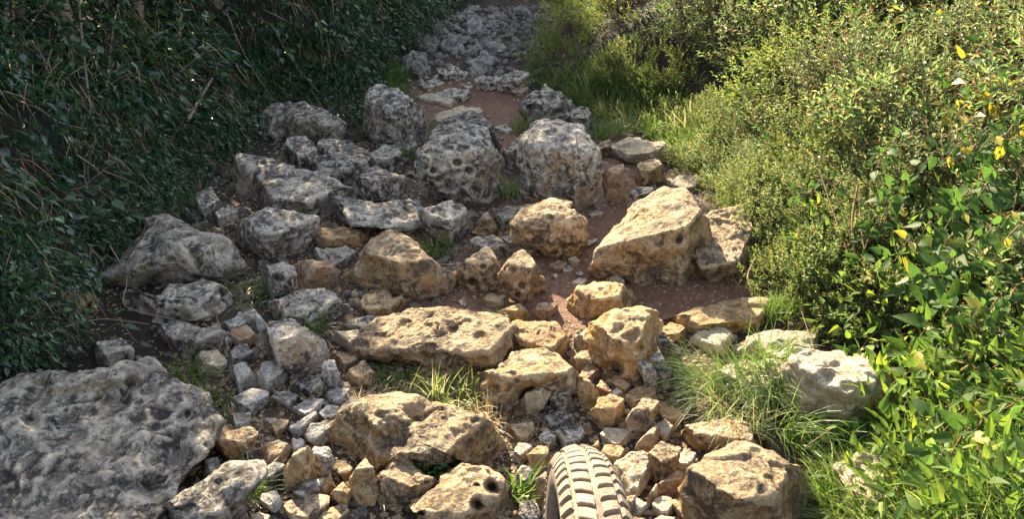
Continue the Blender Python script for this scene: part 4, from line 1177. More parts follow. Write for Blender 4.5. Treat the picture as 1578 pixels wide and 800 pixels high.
def sprig_foliage(seed, dims, nsprig, per, L, Wd, spread=.09):
    """short leafy twigs whose tips make the surface of the bush"""
    r = np.random.default_rng(seed)
    P, N = shell_points(nsprig, seed, dims, .55, -.2, .6, -.06)
    d = norm(N * .8 + np.array([0, 0, .55]) + r.normal(0, .45, P.shape))
    ln = r.uniform(.6, 1.4, nsprig) * spread
    k = np.linspace(.05, 1, per)
    base = (P[:, None] + d[:, None] * (k[None, :, None] - .6) * ln[:, None, None])
    s, u = frame_of(d)
    ph = np.arange(per) * 2.4
    side = np.cos(ph)[None, :, None] * s[:, None] + np.sin(ph)[None, :, None] * u[:, None]
    dirs = side * (1.15 - .8 * k[None, :, None]) + d[:, None] * (.25 + .8 * k[None, :, None])
    n = nsprig * per
    V, F = kites(base.reshape(-1, 3), dirs.reshape(-1, 3) + r.normal(0, .18, (n, 3)), L * r.uniform(.6, 1.25, n), Wd * r.uniform(.7, 1.2, n), r.normal(0, .6, n), .2, .22)
    # the twigs themselves, three-sided
    tw = []
    a = P - d * ln[:, None] * .75; b = P + d * ln[:, None] * .4
    o3 = [s * .0011, -s * .0006 + u * .001, -s * .0006 - u * .001]
    TV = np.stack([a + o3[0], a + o3[1], a + o3[2], b], 1).reshape(-1, 3)
    bb = np.arange(nsprig)[:, None, None] * 4
    TF = (bb + np.array([(0, 1, 3), (1, 2, 3), (2, 0, 3)])[None]).reshape(-1, 3)
    return mesh_np("foliage", V, F, False), (TV, TF)

def plant(name, label, cat, group, loc, rot, sc, parts_, kinds):
    root = link(name, None, None, loc=loc, label=label, cat=cat, group=group)
    root.rotation_euler = (0, 0, rot); root.scale = (sc, sc, sc)
    for nm, me in parts_:
        link(nm, me, None, root, kind=kinds.get(nm))
    return root

# right-hand small-leaved shrubs -------------------------------------------------
SHR = []
for k in range(5):
    dims = (.36, .36, .33)
    fol, (tv, tf) = sprig_foliage(500 + k, dims, (640, 520, 700, 560, 620)[k], 12, (.0235, .030, .019, .026, .022)[k], (.0092, .010, .0085, .013, .008)[k], (.09, .13, .08, .11, .15)[k])
    fol.materials.append(ML[('shrub', 'shrub2', 'shrub3', 'shrub', 'shrub2')[k]])
    st = stems_mesh("stem", dims, 16, 600 + k, .0045); st.materials.append(MB_TWIG)
    tw = mesh_np("twig", tv, tf, True); tw.materials.append(MB_TWIG)
    SHR.append([("foliage", fol), ("stem", st), ("twig", tw)])
KS = {"foliage": "stuff", "twig": "stuff"}

def where_words(x, Y):
    P = np.array([x, Y, float(ground_z(x, Y)) - CAM_H])
    dep = P[1] * cP - P[2] * sP
    return CX + FPX * P[0] / dep, CY - FPX * (P[1] * sP + P[2] * cP) / dep

spots = []
for _ in range(6000):
    Y = rp.uniform(1.0, 8.0); d = rp.uniform(.04, 3.0)
    x = float(xR(Y)) + .06 + d
    sp = .27 + .05 * max(0, Y - 4)
    u, v = where_words(x, Y)
    if u > 1750 or v > 900 or d > 2.6: continue
    if u > 1200 and v > 470 and u < 1420: continue
    if u > 1230 and v > 560: continue           # grass and vines grow here instead
    if all((x - a) ** 2 + (Y - b) ** 2 > sp * sp for a, b in spots): spots.append((x, Y))
LMK_R = [(1000, 360, "the largest boulder"), (1120, 365, "the rough pale slab"), (860, 240, "the round grey boulder"), (835, 160, "the dark hollowed rock"), (1310, 340, "the red-brown stem"), (1300, 600, "the big cream rock"),
         (1210, 530, "the flat pale slab"), (990, 230, "the sunny ledge"), (860, 60, "the rocky slope"), (1480, 350, "the large-leaved vines"), (1510, 170, "the yellow-leaved vine"), (1330, 760, "the flat bottom rock"), (950, 160, "the pale foot grasses")]
LMK_L = [(265, 390, "the domed boulder"), (105, 475, "the yellow block"), (450, 285, "the long sloping slab"), (480, 190, "the pale smooth boulder"), (610, 175, "the tall spotted boulder"), (130, 90, "the upright pale stem"),
         (170, 60, "the forked brown stem"), (60, 340, "the wavy pale vine"), (170, 640, "the corner slab"), (690, 60, "the rocky slope"), (320, 315, "the small pale stones"), (277, 40, "the short hanging stem"), (390, 90, "the arching stalk"), (610, 110, "the path's upper end"), (170, 545, "the small stone in the leaves")]
def rel(u, v, L):
    a, b, w = min(L, key=lambda q: (q[0] - u) ** 2 + (q[1] - v) ** 2)
    dx, dy = u - a, v - b; d = math.hypot(dx, dy)
    far = "right beside" if d < 45 else "a little way" if d < 110 else "well"
    if d < 45: return f"right beside {w}"
    dr = ("right of" if dx > 0 else "left of") if abs(dx) > 1.8 * abs(dy) else ("below" if dy > 0 else "above") if abs(dy) > 1.8 * abs(dx) else ("below and " if dy > 0 else "above and ") + ("right of" if dx > 0 else "left of")
    return f"{far} {dr} {w}"
def lm_right(u, v):
    return "sunlit small-leaved shrub " + (rel(u, v, LMK_R) if v > 0 else "out of view above, " + rel(u, v, LMK_R).split(" ", 1)[1])
for k, (x, Y) in enumerate(spots):
    u, v = where_words(x, Y); d = x - float(xR(Y))
    sc = rp.uniform(.68, 1.25) * (.6 if d < .25 else .8 if d < .4 else 1)
    plant("leafy_shrub", lm_right(u, v), "shrub", "small-leaved shrubs on the right bank", (x, Y, float(ground_z(x, Y)) - .03), rp.uniform(0, 6.28), sc, SHR[k % 5 if Y < 4.2 else (0, 2, 2, 3)[k % 4]], KS)
print("right shrubs", len(spots))

# left-hand ivy and dark evergreen leaves ----------------------------------------
IVY = []
HANG = np.array([.42, -.30, -.42])
for k in range(5):
    r = np.random.default_rng(700 + k); dims = (.34, .40, .34)
    P, N = shell_points(1000, 710 + k, dims, .40, -.5, .6, .05)
    V1, F1 = kites(P, N * .45 + HANG + r.normal(0, .33, P.shape), r.uniform(.022, .072, len(P)), r.uniform(.006, .016, len(P)), r.normal(0, .6, len(P)), .15, .2)
    P, N = shell_points(190, 730 + k, dims, .8, -.4, .45, -.02)
    V2, F2 = broad(P, N * .5 + HANG + r.normal(0, .32, P.shape), r.uniform(.03, .06, len(P)), r.uniform(.017, .034, len(P)), r.normal(0, .6, len(P)))
    fo = mesh_mixed("foliage", [(V1, F1), (V2, F2)]); fo.materials.append(ML['ivy'])
    st = stems_mesh("stem", dims, 9, 750 + k, .005, .95); st.materials.append(MB_BARK)
    P, N = shell_points(130, 770 + k, dims, .85, -.4, .4, -.3)
    V3, F3 = blades(P, HANG * 1.2 + r.normal(0, .45, P.shape), r.uniform(.06, .17, len(P)), .0022, np.array([[.1, 0, -.5]]), 4)
    sw = mesh_np("dead_stalks", V3, F3); sw.materials.append(ML['dry'])
    IVY.append([("foliage", fo), ("stem", st), ("dead_stalks", sw)])
KI = {"foliage": "stuff", "dead_stalks": "stuff"}
def lm_left(u, v):
    return "dark ivy clump " + (rel(u, v, LMK_L) if v > 0 else "out of view over " + rel(u, v, LMK_L).rsplit(" the ", 1)[1])
nl = 0
for row, (off, sp, sc0) in enumerate(((.08, .22, .52), (.26, .27, .75), (.52, .32, .95), (.90, .40, 1.1))):
    Y = .7 + .1 * row
    while Y < YEND + .9:
        x = float(xL(min(Y, YEND))) - off + rp.uniform(-.05, .05)
        u, v = where_words(x, Y)
        if math.hypot(u - 105, v - 500) < 92 or math.hypot(u - 170, v - 545) < 50: Y += sp; continue
        if row < 3 or Y > 1.2:
            plant("ivy_clump", lm_left(u, v), "ivy", "dark ivy clumps of the left hedge", (x, Y, float(ground_z(x, Y)) - .02), rp.uniform(-.5, .5), sc0 * rp.uniform(.85, 1.2), IVY[rp.randrange(5)], KI)
            nl += 1
        Y += sp * rp.uniform(.85, 1.15)
print("ivy clumps", nl)

# evergreen trees whose crowns rise out of the picture: they shade the left half ---
TREE = []
for k in range(4):
    r = np.random.default_rng(800 + k); dims = (.52, .55, .62)
    P, N = shell_points(2600, 800 + k, dims, .35, -.8, .35, -.3)
    V, F = kites(P, N * .5 + r.normal(0, .5, P.shape) + np.array([0, 0, -.3]), r.uniform(.045, .08, len(P)), r.uniform(.025, .04, len(P)), r.normal(0, .8, len(P)))
    cr = mesh_np("crown", V + np.array([0, 0, 1.0]), F); cr.materials.append(ML['ivy'])
    parts = [tube([(0, 0, -.1), (.02, .01, .3), (-.02, .03, .7), (.01, 0, 1.2)], [.045, .036, .028, .012], 8)]
    for q_ in range(7):
        a = q_ * .9 + k; z0 = .45 + .09 * q_
        parts.append(tube([(0, 0, z0), (cos(a) * .2, sin(a) * .2, z0 + .14), (cos(a) * .42, sin(a) * .42, z0 + .34)], [.016, .010, .004], 5))
    tr = mesh_mixed("trunk", parts, True); tr.materials.append(MB_BARK)
    TREE.append([("crown", cr), ("trunk", tr)])
T_SPOTS = [(.55, 1.0, .66), (.52, 1.6, .70), (.48, 2.1, .78), (.44, 2.6, .82), (.42, 3.1, .82), (.42, 3.6, .82), (.42, 4.1, .82), (.46, 4.7, .80), (.50, 5.3, .82), (.56, 5.9, .82), (.64, 6.5, .86), (.78, 7.2, .9), (.88, 8.0, .95), (.98, 8.9, 1.0)]
for k, (off, Y, sc) in enumerate(T_SPOTS):
    x = float(xL(min(Y, YEND))) - off
    plant("evergreen_tree", "small evergreen tree rising above the shaded left hedge, crown out of the picture", "tree", "evergreen trees over the left hedge",
          (x, Y, float(ground_z(x, Y)) - .15), rp.uniform(0, 6), sc, TREE[k % 4], {"crown": "stuff"})
# dark bushes closing the far end
for k in range(10):
    Y = YEND + rp.uniform(.10, .7); x = -2.0 + k * .21 + rp.uniform(-.08, .08)
    plant("dark_bush", "dark bush closing off the trail above the far rocky slope", "bush", "dark bushes behind the rocky slope",
          (x, Y, float(ground_z(x, Y)) - .05), rp.uniform(0, 6), rp.uniform(.45, .6), IVY[k % 5], KI)

# ivy filling the hedge foot
for k, (px, py) in enumerate(scatter_px("425,215 440,160 530,190 560,215 566,150 560,126 612,84 650,45 690,14 640,-20 540,-20 440,60 400,130", 30, 71) + scatter_px("170,430 235,325 350,235 430,150 400,100 300,200 180,310", 34, 72) + scatter_px("-60,640 0,585 130,545 150,440 60,430 -60,520", 36, 73)):
    if math.hypot(px - 105, py - 500) < 84 or math.hypot(px - 170, py - 545) < 48: continue
    C_ = hit(px, py)[0]
    plant("ivy_clump", lm_left(px, py).replace("dark ivy clump", "low ivy clump"), "ivy", "low ivy clumps at the foot of the left hedge", (C_[0], C_[1], C_[2] - .02), rp.uniform(-.5, .5), rp.uniform(.34, .5), IVY[k % 5], KI)
for k, (px, py) in enumerate(scatter_px("1100,250 1175,330 1175,400 1200,430 1300,470 1400,490 1400,300 1250,200 1120,200", 34, 75)):
    C_ = hit(px, py)[0]
    plant("leafy_shrub", "low sunlit shrub " + rel(px, py, LMK_R), "shrub", "low shrubs at the foot of the right bank",
          (C_[0], C_[1], C_[2] - .03), rp.uniform(0, 6.28), rp.uniform(.38, .55), SHR[k % 5], KS)
# bare stems and twigs you can follow in the left hedge --------------------------
def twig_px(pts, lift0, lift1, r0, r1, label, m=MB_BARK, nm="bare_stem", fork=None):
    A = np.array([[float(c) for c in w.split(',')] for w in pts.split()])
    O = np.array([0, 0, CAM_H]); q = hit(A[:, 0], A[:, 1]) - O
    lf = np.linspace(lift0, lift1, len(A))
    q = q / np.linalg.norm(q, axis=1)[:, None] * (np.linalg.norm(q, axis=1) - lf)[:, None]
    # even out the depth so that the stem runs smoothly
    dd = np.linalg.norm(q, axis=1); ds = np.convolve(np.pad(dd, 1, 'edge'), [.3, .4, .3], 'valid')
    q = q * (ds / dd)[:, None] + O
    t = np.linspace(0, len(A) - 1, len(A) * 4)
    P = np.stack([np.interp(t, np.arange(len(A)), q[:, k]) for k in range(3)], 1)
    for _ in range(3): P[1:-1] = (P[:-2] + P[1:-1] * 2 + P[2:]) / 4
    V, F = tube(P - P[0], np.linspace(r0, r1, len(P)), 6)
    link(nm, mesh_np(nm, V, F, True), m, loc=tuple(P[0]), label=label, cat="stem")
for pts, a, b, r0, r1, lab in [
 ("120,-20 124,40 130,90 134,130 143,185", .32, .26, .006, .004, "upright pale stem near the upper left corner"),
 ("195,-20 180,10 172,60 165,130", .3, .25, .006, .003, "forked brownish stem right of the upright pale one"),
 ("277,-10 278,40 276,75", .3, .28, .004, .003, "short thin stem hanging from the top edge, left of the ivy wall"),
 ("0,285 30,300 68,330 62,352 58,370 85,390 110,397", .22, .16, .0035, .0018, "wavy pale vine stem at the left edge"),
 ("118,238 150,260 200,278 232,300", .25, .2, .0022, .0012, "long thin stalk slanting down through the ivy"),
 ("133,196 160,192 178,212", .27, .25, .003, .0015, "small curled stalk in the upper left ivy"),
 ("290,185 310,150 330,115", .25, .28, .008, .005, "leaning brown branch behind the ivy"),
 ("5,140 40,150 90,190 140,200", .3, .24, .002, .001, "fine stalk crossing the upper left leaves"),
 ("170,380 200,430 185,470 215,482 260,490 290,500", .14, .06, .0022, .0012, "thin brown runner lying over the low undercut boulder"),
 ("60,520 110,500 160,490 230,500", .16, .1, .002, .001, "fine runner between yellow block and corner slab"),
 ("350,20 372,75 398,120 420,150", .25, .2, .0025, .0012, "thin arching stalk in the ivy above the sloping slab"),
 ("430,60 455,100 490,140", .2, .15, .002, .001, "thin stalk above the pale smooth boulder"),
]: twig_px(pts, a, b, r0, r1, lab)
for pts, a, b, r0, r1, lab in [
 ("1318,400 1312,340 1322,285", .2, .3, .0045, .003, "upright red-brown stem inside the right shrubs"),
 ("1310,400 1285,330 1262,260", .2, .3, .003, .002, "dark slanting stem left of the red-brown one"),
 ("1345,420 1330,380 1325,320", .2, .28, .003, .002, "second red-brown stem inside the right shrubs"),
 ("1160,455 1150,425 1165,395 1185,380", .1, .16, .003, .0015, "bare grey twig beside the slab behind the largest boulder"),
 ("1265,600 1255,540 1235,480", .12, .2, .0015, .001, "thin stalk rising beside the big cream rock"),
 ("1240,690 1290,655 1350,610 1420,560 1500,500", .14, .2, .0016, .001, "long reddish runner crossing the big cream rock"),
]: twig_px(pts, a, b, r0, r1, lab, MB_TWIG)

# vines with broad leaves on the lower right ------------------------------------
VL = []
for k in range(5):
    r = np.random.default_rng(900 + k)
    V, F = broad(np.zeros((1, 3)), np.array([[0, 1.0, 0.0]]), 1.0, [.62, .5, .7, .56, .45][k], np.array([0.0]), True, [.1, .25, .18, .3, .05][k])
    VL.append((V, F))
VLM = {}
for key in ('vine', 'yellow', 'ivy'):
    VLM[key] = []
    for V, F in VL:
        me = mesh_np("leaf", V, F, True); me.materials.append(ML[key]); VLM[key].append(me)
def mat_for(o, me): pass
O_ = np.array([0, 0, CAM_H])
def vine(px, lift, n, size, label, group, key='vine', yl=.0, seed=0, spread=16):
    r = random.Random(seed)
    A = np.array([[float(c) for c in w.split(',')] for w in px.split()])
    q = hit(A[:, 0], A[:, 1]) - O_; dd = np.linalg.norm(q, axis=1)
    q = q / dd[:, None] * (dd - lift)[:, None] + O_
    t = np.linspace(0, len(A) - 1, 14)
    P = np.stack([np.interp(t, np.arange(len(A)), q[:, k]) for k in range(3)], 1)
    for _ in range(2): P[1:-1] = (P[:-2] + P[1:-1] * 2 + P[2:]) / 4
    P += np.array([[0, 0, .02 * sin(k * 1.1 + seed)] for k in range(14)])
    root = link("broadleaf_vine" if key != 'ivy' else "ivy_runner", None, None, loc=tuple(P[0]), label=label, cat="vine", group=group)
    V, F = tube(P - P[0], np.linspace(.0022, .0010, 14), 5)
    link("stem", mesh_np("stem", V, F, True), MB_TWIG, root)
    for k in range(n):
        f = (k + .5) / n * 13
        p = np.array([np.interp(f, np.arange(14), P[:, c]) for c in range(3)]) - P[0]
        tang = norm((P[min(13, int(f) + 1)] - P[int(f)])[None])[0]
        sd = (-1) ** k
        side = np.array([tang[1], -tang[0], 0]) * sd
        d = norm((side * .9 + tang * .5 + np.array([r.gauss(0, .3), -.25 + r.gauss(0, .25), .12 + r.gauss(0, .3)]))[None])[0]
        p = p + d * .018
        me = VLM['yellow' if r.random() < yl else key][r.randrange(5)]
        o = link("leaf", me, None, root)
        o.location = p
        zz = Vector(norm(np.array([[-.25 + r.gauss(0, .35), -.65 + r.gauss(0, .3), .85]]))[0])
        yv = Vector(d); xv = yv.cross(zz).normalized(); zv = xv.cross(yv).normalized()
        from mathutils import Matrix
        M = Matrix((xv, yv, zv)).transposed()
        o.rotation_euler = M.to_euler()
        s_ = size * r.uniform(.6, 1.25)
        o.scale = (s_, s_, s_)
GV = "broad-leaved vines hanging over the lower right bank"
VN = [
 ("1560,230 1500,300 1440,340", "vine trailing left from the right edge above the middle", 12, .044),
 ("1590,300 1530,350 1470,400 1420,440", "vine with large pale leaves right of the shrubs, mid height", 14, .052),
 ("1590,380 1540,420 1480,440 1430,470", "vine with the largest heart-shaped leaves at the right edge", 14, .058),
 ("1600,470 1540,480 1490,500 1420,520", "vine just above the big cream rock's right end", 13, .050),
 ("1590,560 1520,560 1450,570 1400,590", "vine hanging onto the right end of the big cream rock", 13, .048),
 ("1600,620 1530,620 1470,640 1420,660", "vine low at the right edge over the grass", 12, .044),
 ("1500,200 1430,240 1380,300 1360,350", "vine climbing through the small-leaved shrubs", 13, .036),
 ("1400,380 1360,430 1330,480 1300,510", "vine creeping down towards the flat pale slab", 14, .036),
 ("1450,430 1400,480 1350,520 1310,545", "vine lying along the top of the big cream rock", 14, .038),
 ("1570,130 1520,160 1470,190 1440,230", "yellow-leaved vine in the upper right", 13, .040),
 ("1590,30 1540,70 1500,110 1440,140", "yellow-leaved vine in the upper right corner", 12, .038),
 ("1420,60 1380,110 1340,150", "small yellow-leaved vine high in the right hedge", 9, .030),
 ("1290,20 1240,50 1210,80", "yellow sprig at the top of the right hedge", 7, .028),
 ("1520,640 1470,690 1430,730", "vine over the grass at the lower right", 10, .040),
 ("1590,330 1560,400 1550,470", "vine hanging straight down at the right edge", 12, .052),
 ("1600,60 1560,100 1520,150", "vine at the right edge near the top corner", 11, .036),
 ("1600,130 1570,190 1530,240 1480,260", "vine trailing from the right edge, upper part", 13, .042),
 ("1540,260 1490,310 1450,360 1440,400", "vine falling in front of the shrubs, right of centre height", 14, .046),
 ("1600,200 1570,260 1560,330", "vine hugging the right edge above the middle", 12, .048),
 ("1430,180 1390,230 1350,260", "thin vine over the shrubs left of the yellow-leaved one", 11, .030),
 ("1600,420 1560,450 1520,520 1480,560", "vine with glossy leaves curving down at the right edge", 14, .054),
 ("1480,470 1440,500 1400,540", "short vine above the right end of the big cream rock", 11, .046),
 ("1380,300 1350,350 1320,400", "small-leaved vine beside the red-brown stem", 12, .030),
 ("1600,520 1560,600 1500,600", "vine with broad leaves low at the right edge", 12, .05),
 ("1480,300 1470,360 1440,410 1400,450", "vine in front of the dark gap between shrubs and vines", 13, .042),
]
for k, (px, lab, n_, sz) in enumerate(VN):
    vine(px, .24 if k not in (7, 8) else .10, n_ + 6, sz * 1.12, lab, GV, 'vine', .85 if 'yellow' in lab else .06, 40 + k)
GU = "small vines scrambling over the right-hand shrubs"
rv = random.Random(91)
for k, (px, py) in enumerate(scatter_px("1180,30 1580,-10 1590,480 1480,430 1380,330 1250,260 1180,130", 74, 81)):
    a_ = rv.uniform(2.2, 3.6); ln_ = rv.uniform(50, 95)
    vine(" ".join(f"{px + cos(a_) * ln_ * t_:.0f},{py + abs(sin(a_)) * ln_ * t_:.0f}" for t_ in (0, .33, .66, 1)), .42, 17, rv.uniform(.024, .036) * (1.2 if px > 1420 else 1),
         "scrambling vine " + rel(px, py, LMK_R), GU, 'vine', .30 if py < 200 and px > 1300 else .06, 300 + k)
GI = "ivy runners with leaves standing out of the dark hedge"
for k, (px, lab) in enumerate([
 ("60,90 130,140 190,200", "ivy runner in the upper left corner of the hedge"),
 ("20,240 90,280 160,300 220,330", "ivy runner left of the domed boulder's top"),
 ("300,40 340,100 390,140", "ivy runner above the long sloping slab, by the lighter leaves"),
 ("480,20 520,60 560,110", "ivy runner near the top of the hedge beside the soil path"),
 ("10,430 60,470 110,510", "ivy runner at the left edge by the yellow block"),
 ("110,420 160,480 210,520", "ivy runner between the yellow block and the low undercut boulder"),
 ("400,20 440,70 470,120", "ivy runner high above the pale smooth boulder"),
 ("170,60 230,120 260,180", "ivy runner in the middle of the upper left hedge"),
]): vine(px, .30 if k not in (4, 5) else .12, 12, .040, lab, GI, 'ivy', .04, 80 + k)

# low leafy mass below the vines, lower right
HERB = []
for k in range(4):
    r = np.random.default_rng(950 + k); dims = (.22, .22, .17)
    P, N = shell_points(420, 950 + k, dims, .5, -.1, .4, -.3)
    V1, F1 = broad(P, N * .7 + np.array([0, -.1, .25]) + r.normal(0, .4, P.shape), r.uniform(.022, .042, len(P)), r.uniform(.008, .016, len(P)), r.normal(0, .5, len(P)), False)
    f_ = mesh_np("foliage", V1, F1, False); f_.materials.append(ML['vine'])
    st = stems_mesh("stem", dims, 12, 960 + k, .0022); st.materials.append(MB_TWIG)
    HERB.append([("foliage", f_), ("stem", st)])
hs = []
for _ in range(3000):
    Y = rp.uniform(.75, 2.6); d = rp.uniform(.02, 1.6); x = float(xR(Y)) + d
    u, v = where_words(x, Y)
    if u < 1300 or u > 1750 or v < 380 or v > 950: continue
    if u < 1430 and v > 500: continue
    if all((x - a) ** 2 + (Y - b) ** 2 > .155 ** 2 for a, b in hs): hs.append((x, Y))
for k, (x, Y) in enumerate(hs):
    u, v = where_words(x, Y)
    plant("leafy_herb", "bright green bushy herb " + rel(u, v, LMK_R + [(1540, 600, "the lowest right-edge vine"), (1560, 480, "the largest heart leaves"), (1560, 760, "the corner grass")]),
          "herb", "green herbs under the vines", (x, Y, float(ground_z(x, Y)) - .01), rp.uniform(0, 6), rp.uniform(.75, 1.2), HERB[k % 4], {"foliage": "stuff"})
print("herbs", len(hs))

# grass ----------------------------------------------------------------------------
def tuft(px, py, rpx, n, L, key, label, group=None, lean=(0, 0, 0), droop=.9, spread=.34, w=.0030, seed=1, z=0.0, cat="grass", mess=.32):
    r = np.random.default_rng(seed * 13 + 1)
    C = hit(px, py)[0]; dist = np.linalg.norm(C - O_)
    R = rpx / FPX * dist
    a = r.uniform(0, 2 * pi, n); rad = R * np.sqrt(r.random(n))
    x = C[0] + rad * np.cos(a); y = C[1] + rad * np.sin(a)
    P = np.stack([x, y, ground_z(x, y) + z], 1) - C
    nz = np.stack([vnoise(P * 28 + 3, seed), vnoise(P * 28 + 33, seed + 1), 0 * a], 1)
    out = norm(np.stack([np.cos(a), np.sin(a), 0 * a], 1) * .6 + nz * 2.2)
    D = out * spread * (rad / max(R, 1e-6))[:, None] + np.array([0, 0, 1.0]) + r.normal(0, mess, (n, 3)) + np.array(lean) * .5
    bend = (out * .5 + np.array(lean) + np.array([0, 0, -1.0]) * droop) * r.uniform(.4, 1.5, n)[:, None]
    V, F = blades(P, D, L * r.uniform(.4, 1.2, n), w * r.uniform(.6, 1.2, n), bend, 5)
    return link("grass_tuft", mesh_np("grass_tuft", V, F), ML[key], loc=tuple(C), label=label, cat=cat, group=group)
for k, a in enumerate([
 (1170, 612, 42, 420, .16, 'grass', "big shaggy tuft of green and straw grass over the cream rocks, lower right", dict(lean=(-.15, -.55, 0), droop=1.1, w=.0024, z=.05, mess=.5)),
 (1130, 662, 44, 260, .11, 'paleg', "low matted tuft of straw and grass in front of the big shaggy one", dict(lean=(-.4, -.55, 0), droop=1.2, w=.0022, z=.04, mess=.7)),
 (1190, 575, 26, 80, .14, 'grass', "upright green tuft rising behind the big shaggy one", dict(lean=(.1, -.2, 0), droop=.6, w=.0022, z=.05, mess=.4)),
 (1100, 612, 34, 240, .17, 'grass', "left half of the big tuft, blades sweeping left over the golden cobbles", dict(lean=(-.9, -.25, 0), droop=.7, w=.0022, z=.03, mess=.4)),
 (1225, 685, 30, 170, .16, 'grass', "dark tuft hanging right behind the sharp-edged tan boulder", dict(lean=(.6, -.6, 0), droop=1.2, z=.02)),
 (1195, 497, 26, 260, .075, 'grass', "short bright green tuft on the golden soil-edge slab", dict(droop=.6, z=.03)),
 (610, 578, 32, 170, .07, 'grass', "green tuft under the left end of the long golden slab", dict(lean=(-.3, -.8, 0), droop=1.3, mess=.5)),
 (655, 600, 34, 140, .08, 'paleg', "straw-mixed tuft in front of the long golden slab", dict(lean=(.2, -.8, 0), droop=1.3, mess=.6)),
 (700, 615, 38, 260, .09, 'paleg', "dry yellowish tuft left of the arched golden slab", dict(lean=(.3, -.3, 0), droop=.8)),
 (745, 650, 28, 160, .09, 'dry', "brown straw tuft behind the wide tan slab's right end", dict(lean=(.2, -.3, 0))),
 (486, 508, 20, 90, .085, 'grass', "grass tuft behind the central grey boulder", dict(lean=(.3, -.3, 0))),
 (325, 625, 30, 170, .075, 'grass', "dark green tuft between the corner slab and the cobbles", dict(lean=(.1, -.5, 0))),
 (290, 585, 22, 110, .09, 'grass', "thin grass at the upper rim of the corner slab", dict(lean=(.4, -.3, 0))),
 (622, 245, 20, 110, .13, 'grass', "grass tuft left of the big pitted boulder", dict(lean=(-.1, -.4, 0))),
 (790, 300, 20, 150, .13, 'grass', "dark grass tuft between the pitted boulder and the round grey one", dict(lean=(0, -.4, 0))),
 (800, 205, 16, 70, .16, 'grass', "upright grass tuft on the soil path behind the round grey boulder", dict(droop=.5)),
 (672, 385, 28, 170, .09, 'grass', "middle grass tuft right of the wedge-shaped boulder", dict(lean=(.1, -.4, 0))),
 (745, 428, 12, 70, .055, 'grass', "small curly grass between the twin golden stones", dict()),
 (640, 205, 22, 120, .10, 'grass', "grass at the foot of the tall lichen-spotted boulder", dict()),
 (802, 765, 20, 45, .11, 'grass', "long-bladed tuft at the bottom edge left of the tyre", dict(lean=(.3, .3, 0), droop=.7, w=.005)),
 (380, 765, 18, 90, .09, 'grass', "dark tuft in the cleft of the ridge stone at the bottom edge", dict(lean=(.2, -.3, 0))),
 (445, 375, 40, 150, .10, 'dry', "withered grass in front of the dark boulder with the orange patch", dict(lean=(.5, -.3, 0), droop=1.2, w=.0022)),
 (390, 455, 34, 170, .09, 'grass', "shaded grass right of the domed boulder", dict(lean=(-.2, -.4, 0), droop=1.1, w=.0022)),
 (300, 320, 30, 140, .09, 'grass', "shaded grass among the small pale stones at the hedge foot", dict(droop=1.1)),
 (905, 470, 12, 40, .04, 'grass', "few short blades on the pitted pale golden rock's edge", dict()),
 (920, 495, 14, 60, .05, 'paleg', "short grass at the foot of the pitted pale golden rock", dict()),
 (1140, 440, 26, 110, .07, 'dry', "dead grass in the shadow right of the largest boulder", dict(lean=(.2, -.4, 0))),
 (575, 475, 18, 50, .06, 'grass', "sparse grass left of the thin twisted brown rock", dict()),
 (930, 210, 24, 160, .12, 'paleg', "sunlit grass above the small leaning rock", dict()),
 (548, 620, 12, 40, .05, 'dry', "dry wisps above the wide tan slab", dict()),
 (770, 520, 10, 24, .04, 'grass', "tiny grass on the long golden slab's right end", dict(z=.06)),
 (600, 780, 10, 30, .06, 'dry', "pale dry stalks beside the lowest golden rock", dict(lean=(.2, .2, 0))),
 (415, 270, 30, 110, .08, 'grass', "dark grass under the hedge beside the long sloping slab", dict(droop=1.2)),
]):
    px, py, rpx, n_, L, key, lab, kw = a
    tuft(px, py, rpx, n_, L, key, lab, seed=k + 1, **kw)
# grassy foot of the right bank and the lower right corner
GG = "grass tufts along the foot of the right bank"
for k, (px, py) in enumerate(scatter_px("905,120 960,105 1040,170 1120,250 1170,320 1150,345 1080,262 1000,215 930,180 880,150 860,120", 21, 61)):
    tuft(px, py, 15, 120, rp.uniform(.10, .17), 'paleg' if rp.random() < .65 else 'grass',
         "sunbleached grass tuft " + rel(px, py, LMK_R), GG, (-.25, -.35, 0), .9, w=.0045, seed=200 + k)
GC2 = "grass tufts filling the lower right corner"
for k, (px, py) in enumerate(scatter_px("1300,660 1400,640 1480,640 1600,620 1600,860 1280,860 1265,760", 36, 62)):
    tuft(px, py, 24, 90, rp.uniform(.09, .16), rp.choice(['grass', 'grass', 'paleg']),
         "green grass tuft " + rel(px, py, LMK_R + [(1400, 700, "the big cream rock's foot"), (1500, 700, "the runner of the lowest vines"), (1560, 790, "the corner")]), GC2, (-.3, -.3, 0), .8, w=.0034, seed=300 + k)
GR3 = "grass tufts at the shaded rim of the soil path"
for k, (px, py) in enumerate(scatter_px("585,130 612,100 632,112 625,150 640,165 615,175 590,150", 15, 63) + scatter_px("800,130 835,100 860,120 905,160 950,205 925,215 880,165 830,140", 16, 64)):
    tuft(px, py, 11, 70, .10, 'grass', "dark grass tuft " + ("left of the soil path" if px < 700 else "right of the jagged path rim"), GR3, (0, -.3, 0), .9, w=.004, seed=400 + k)
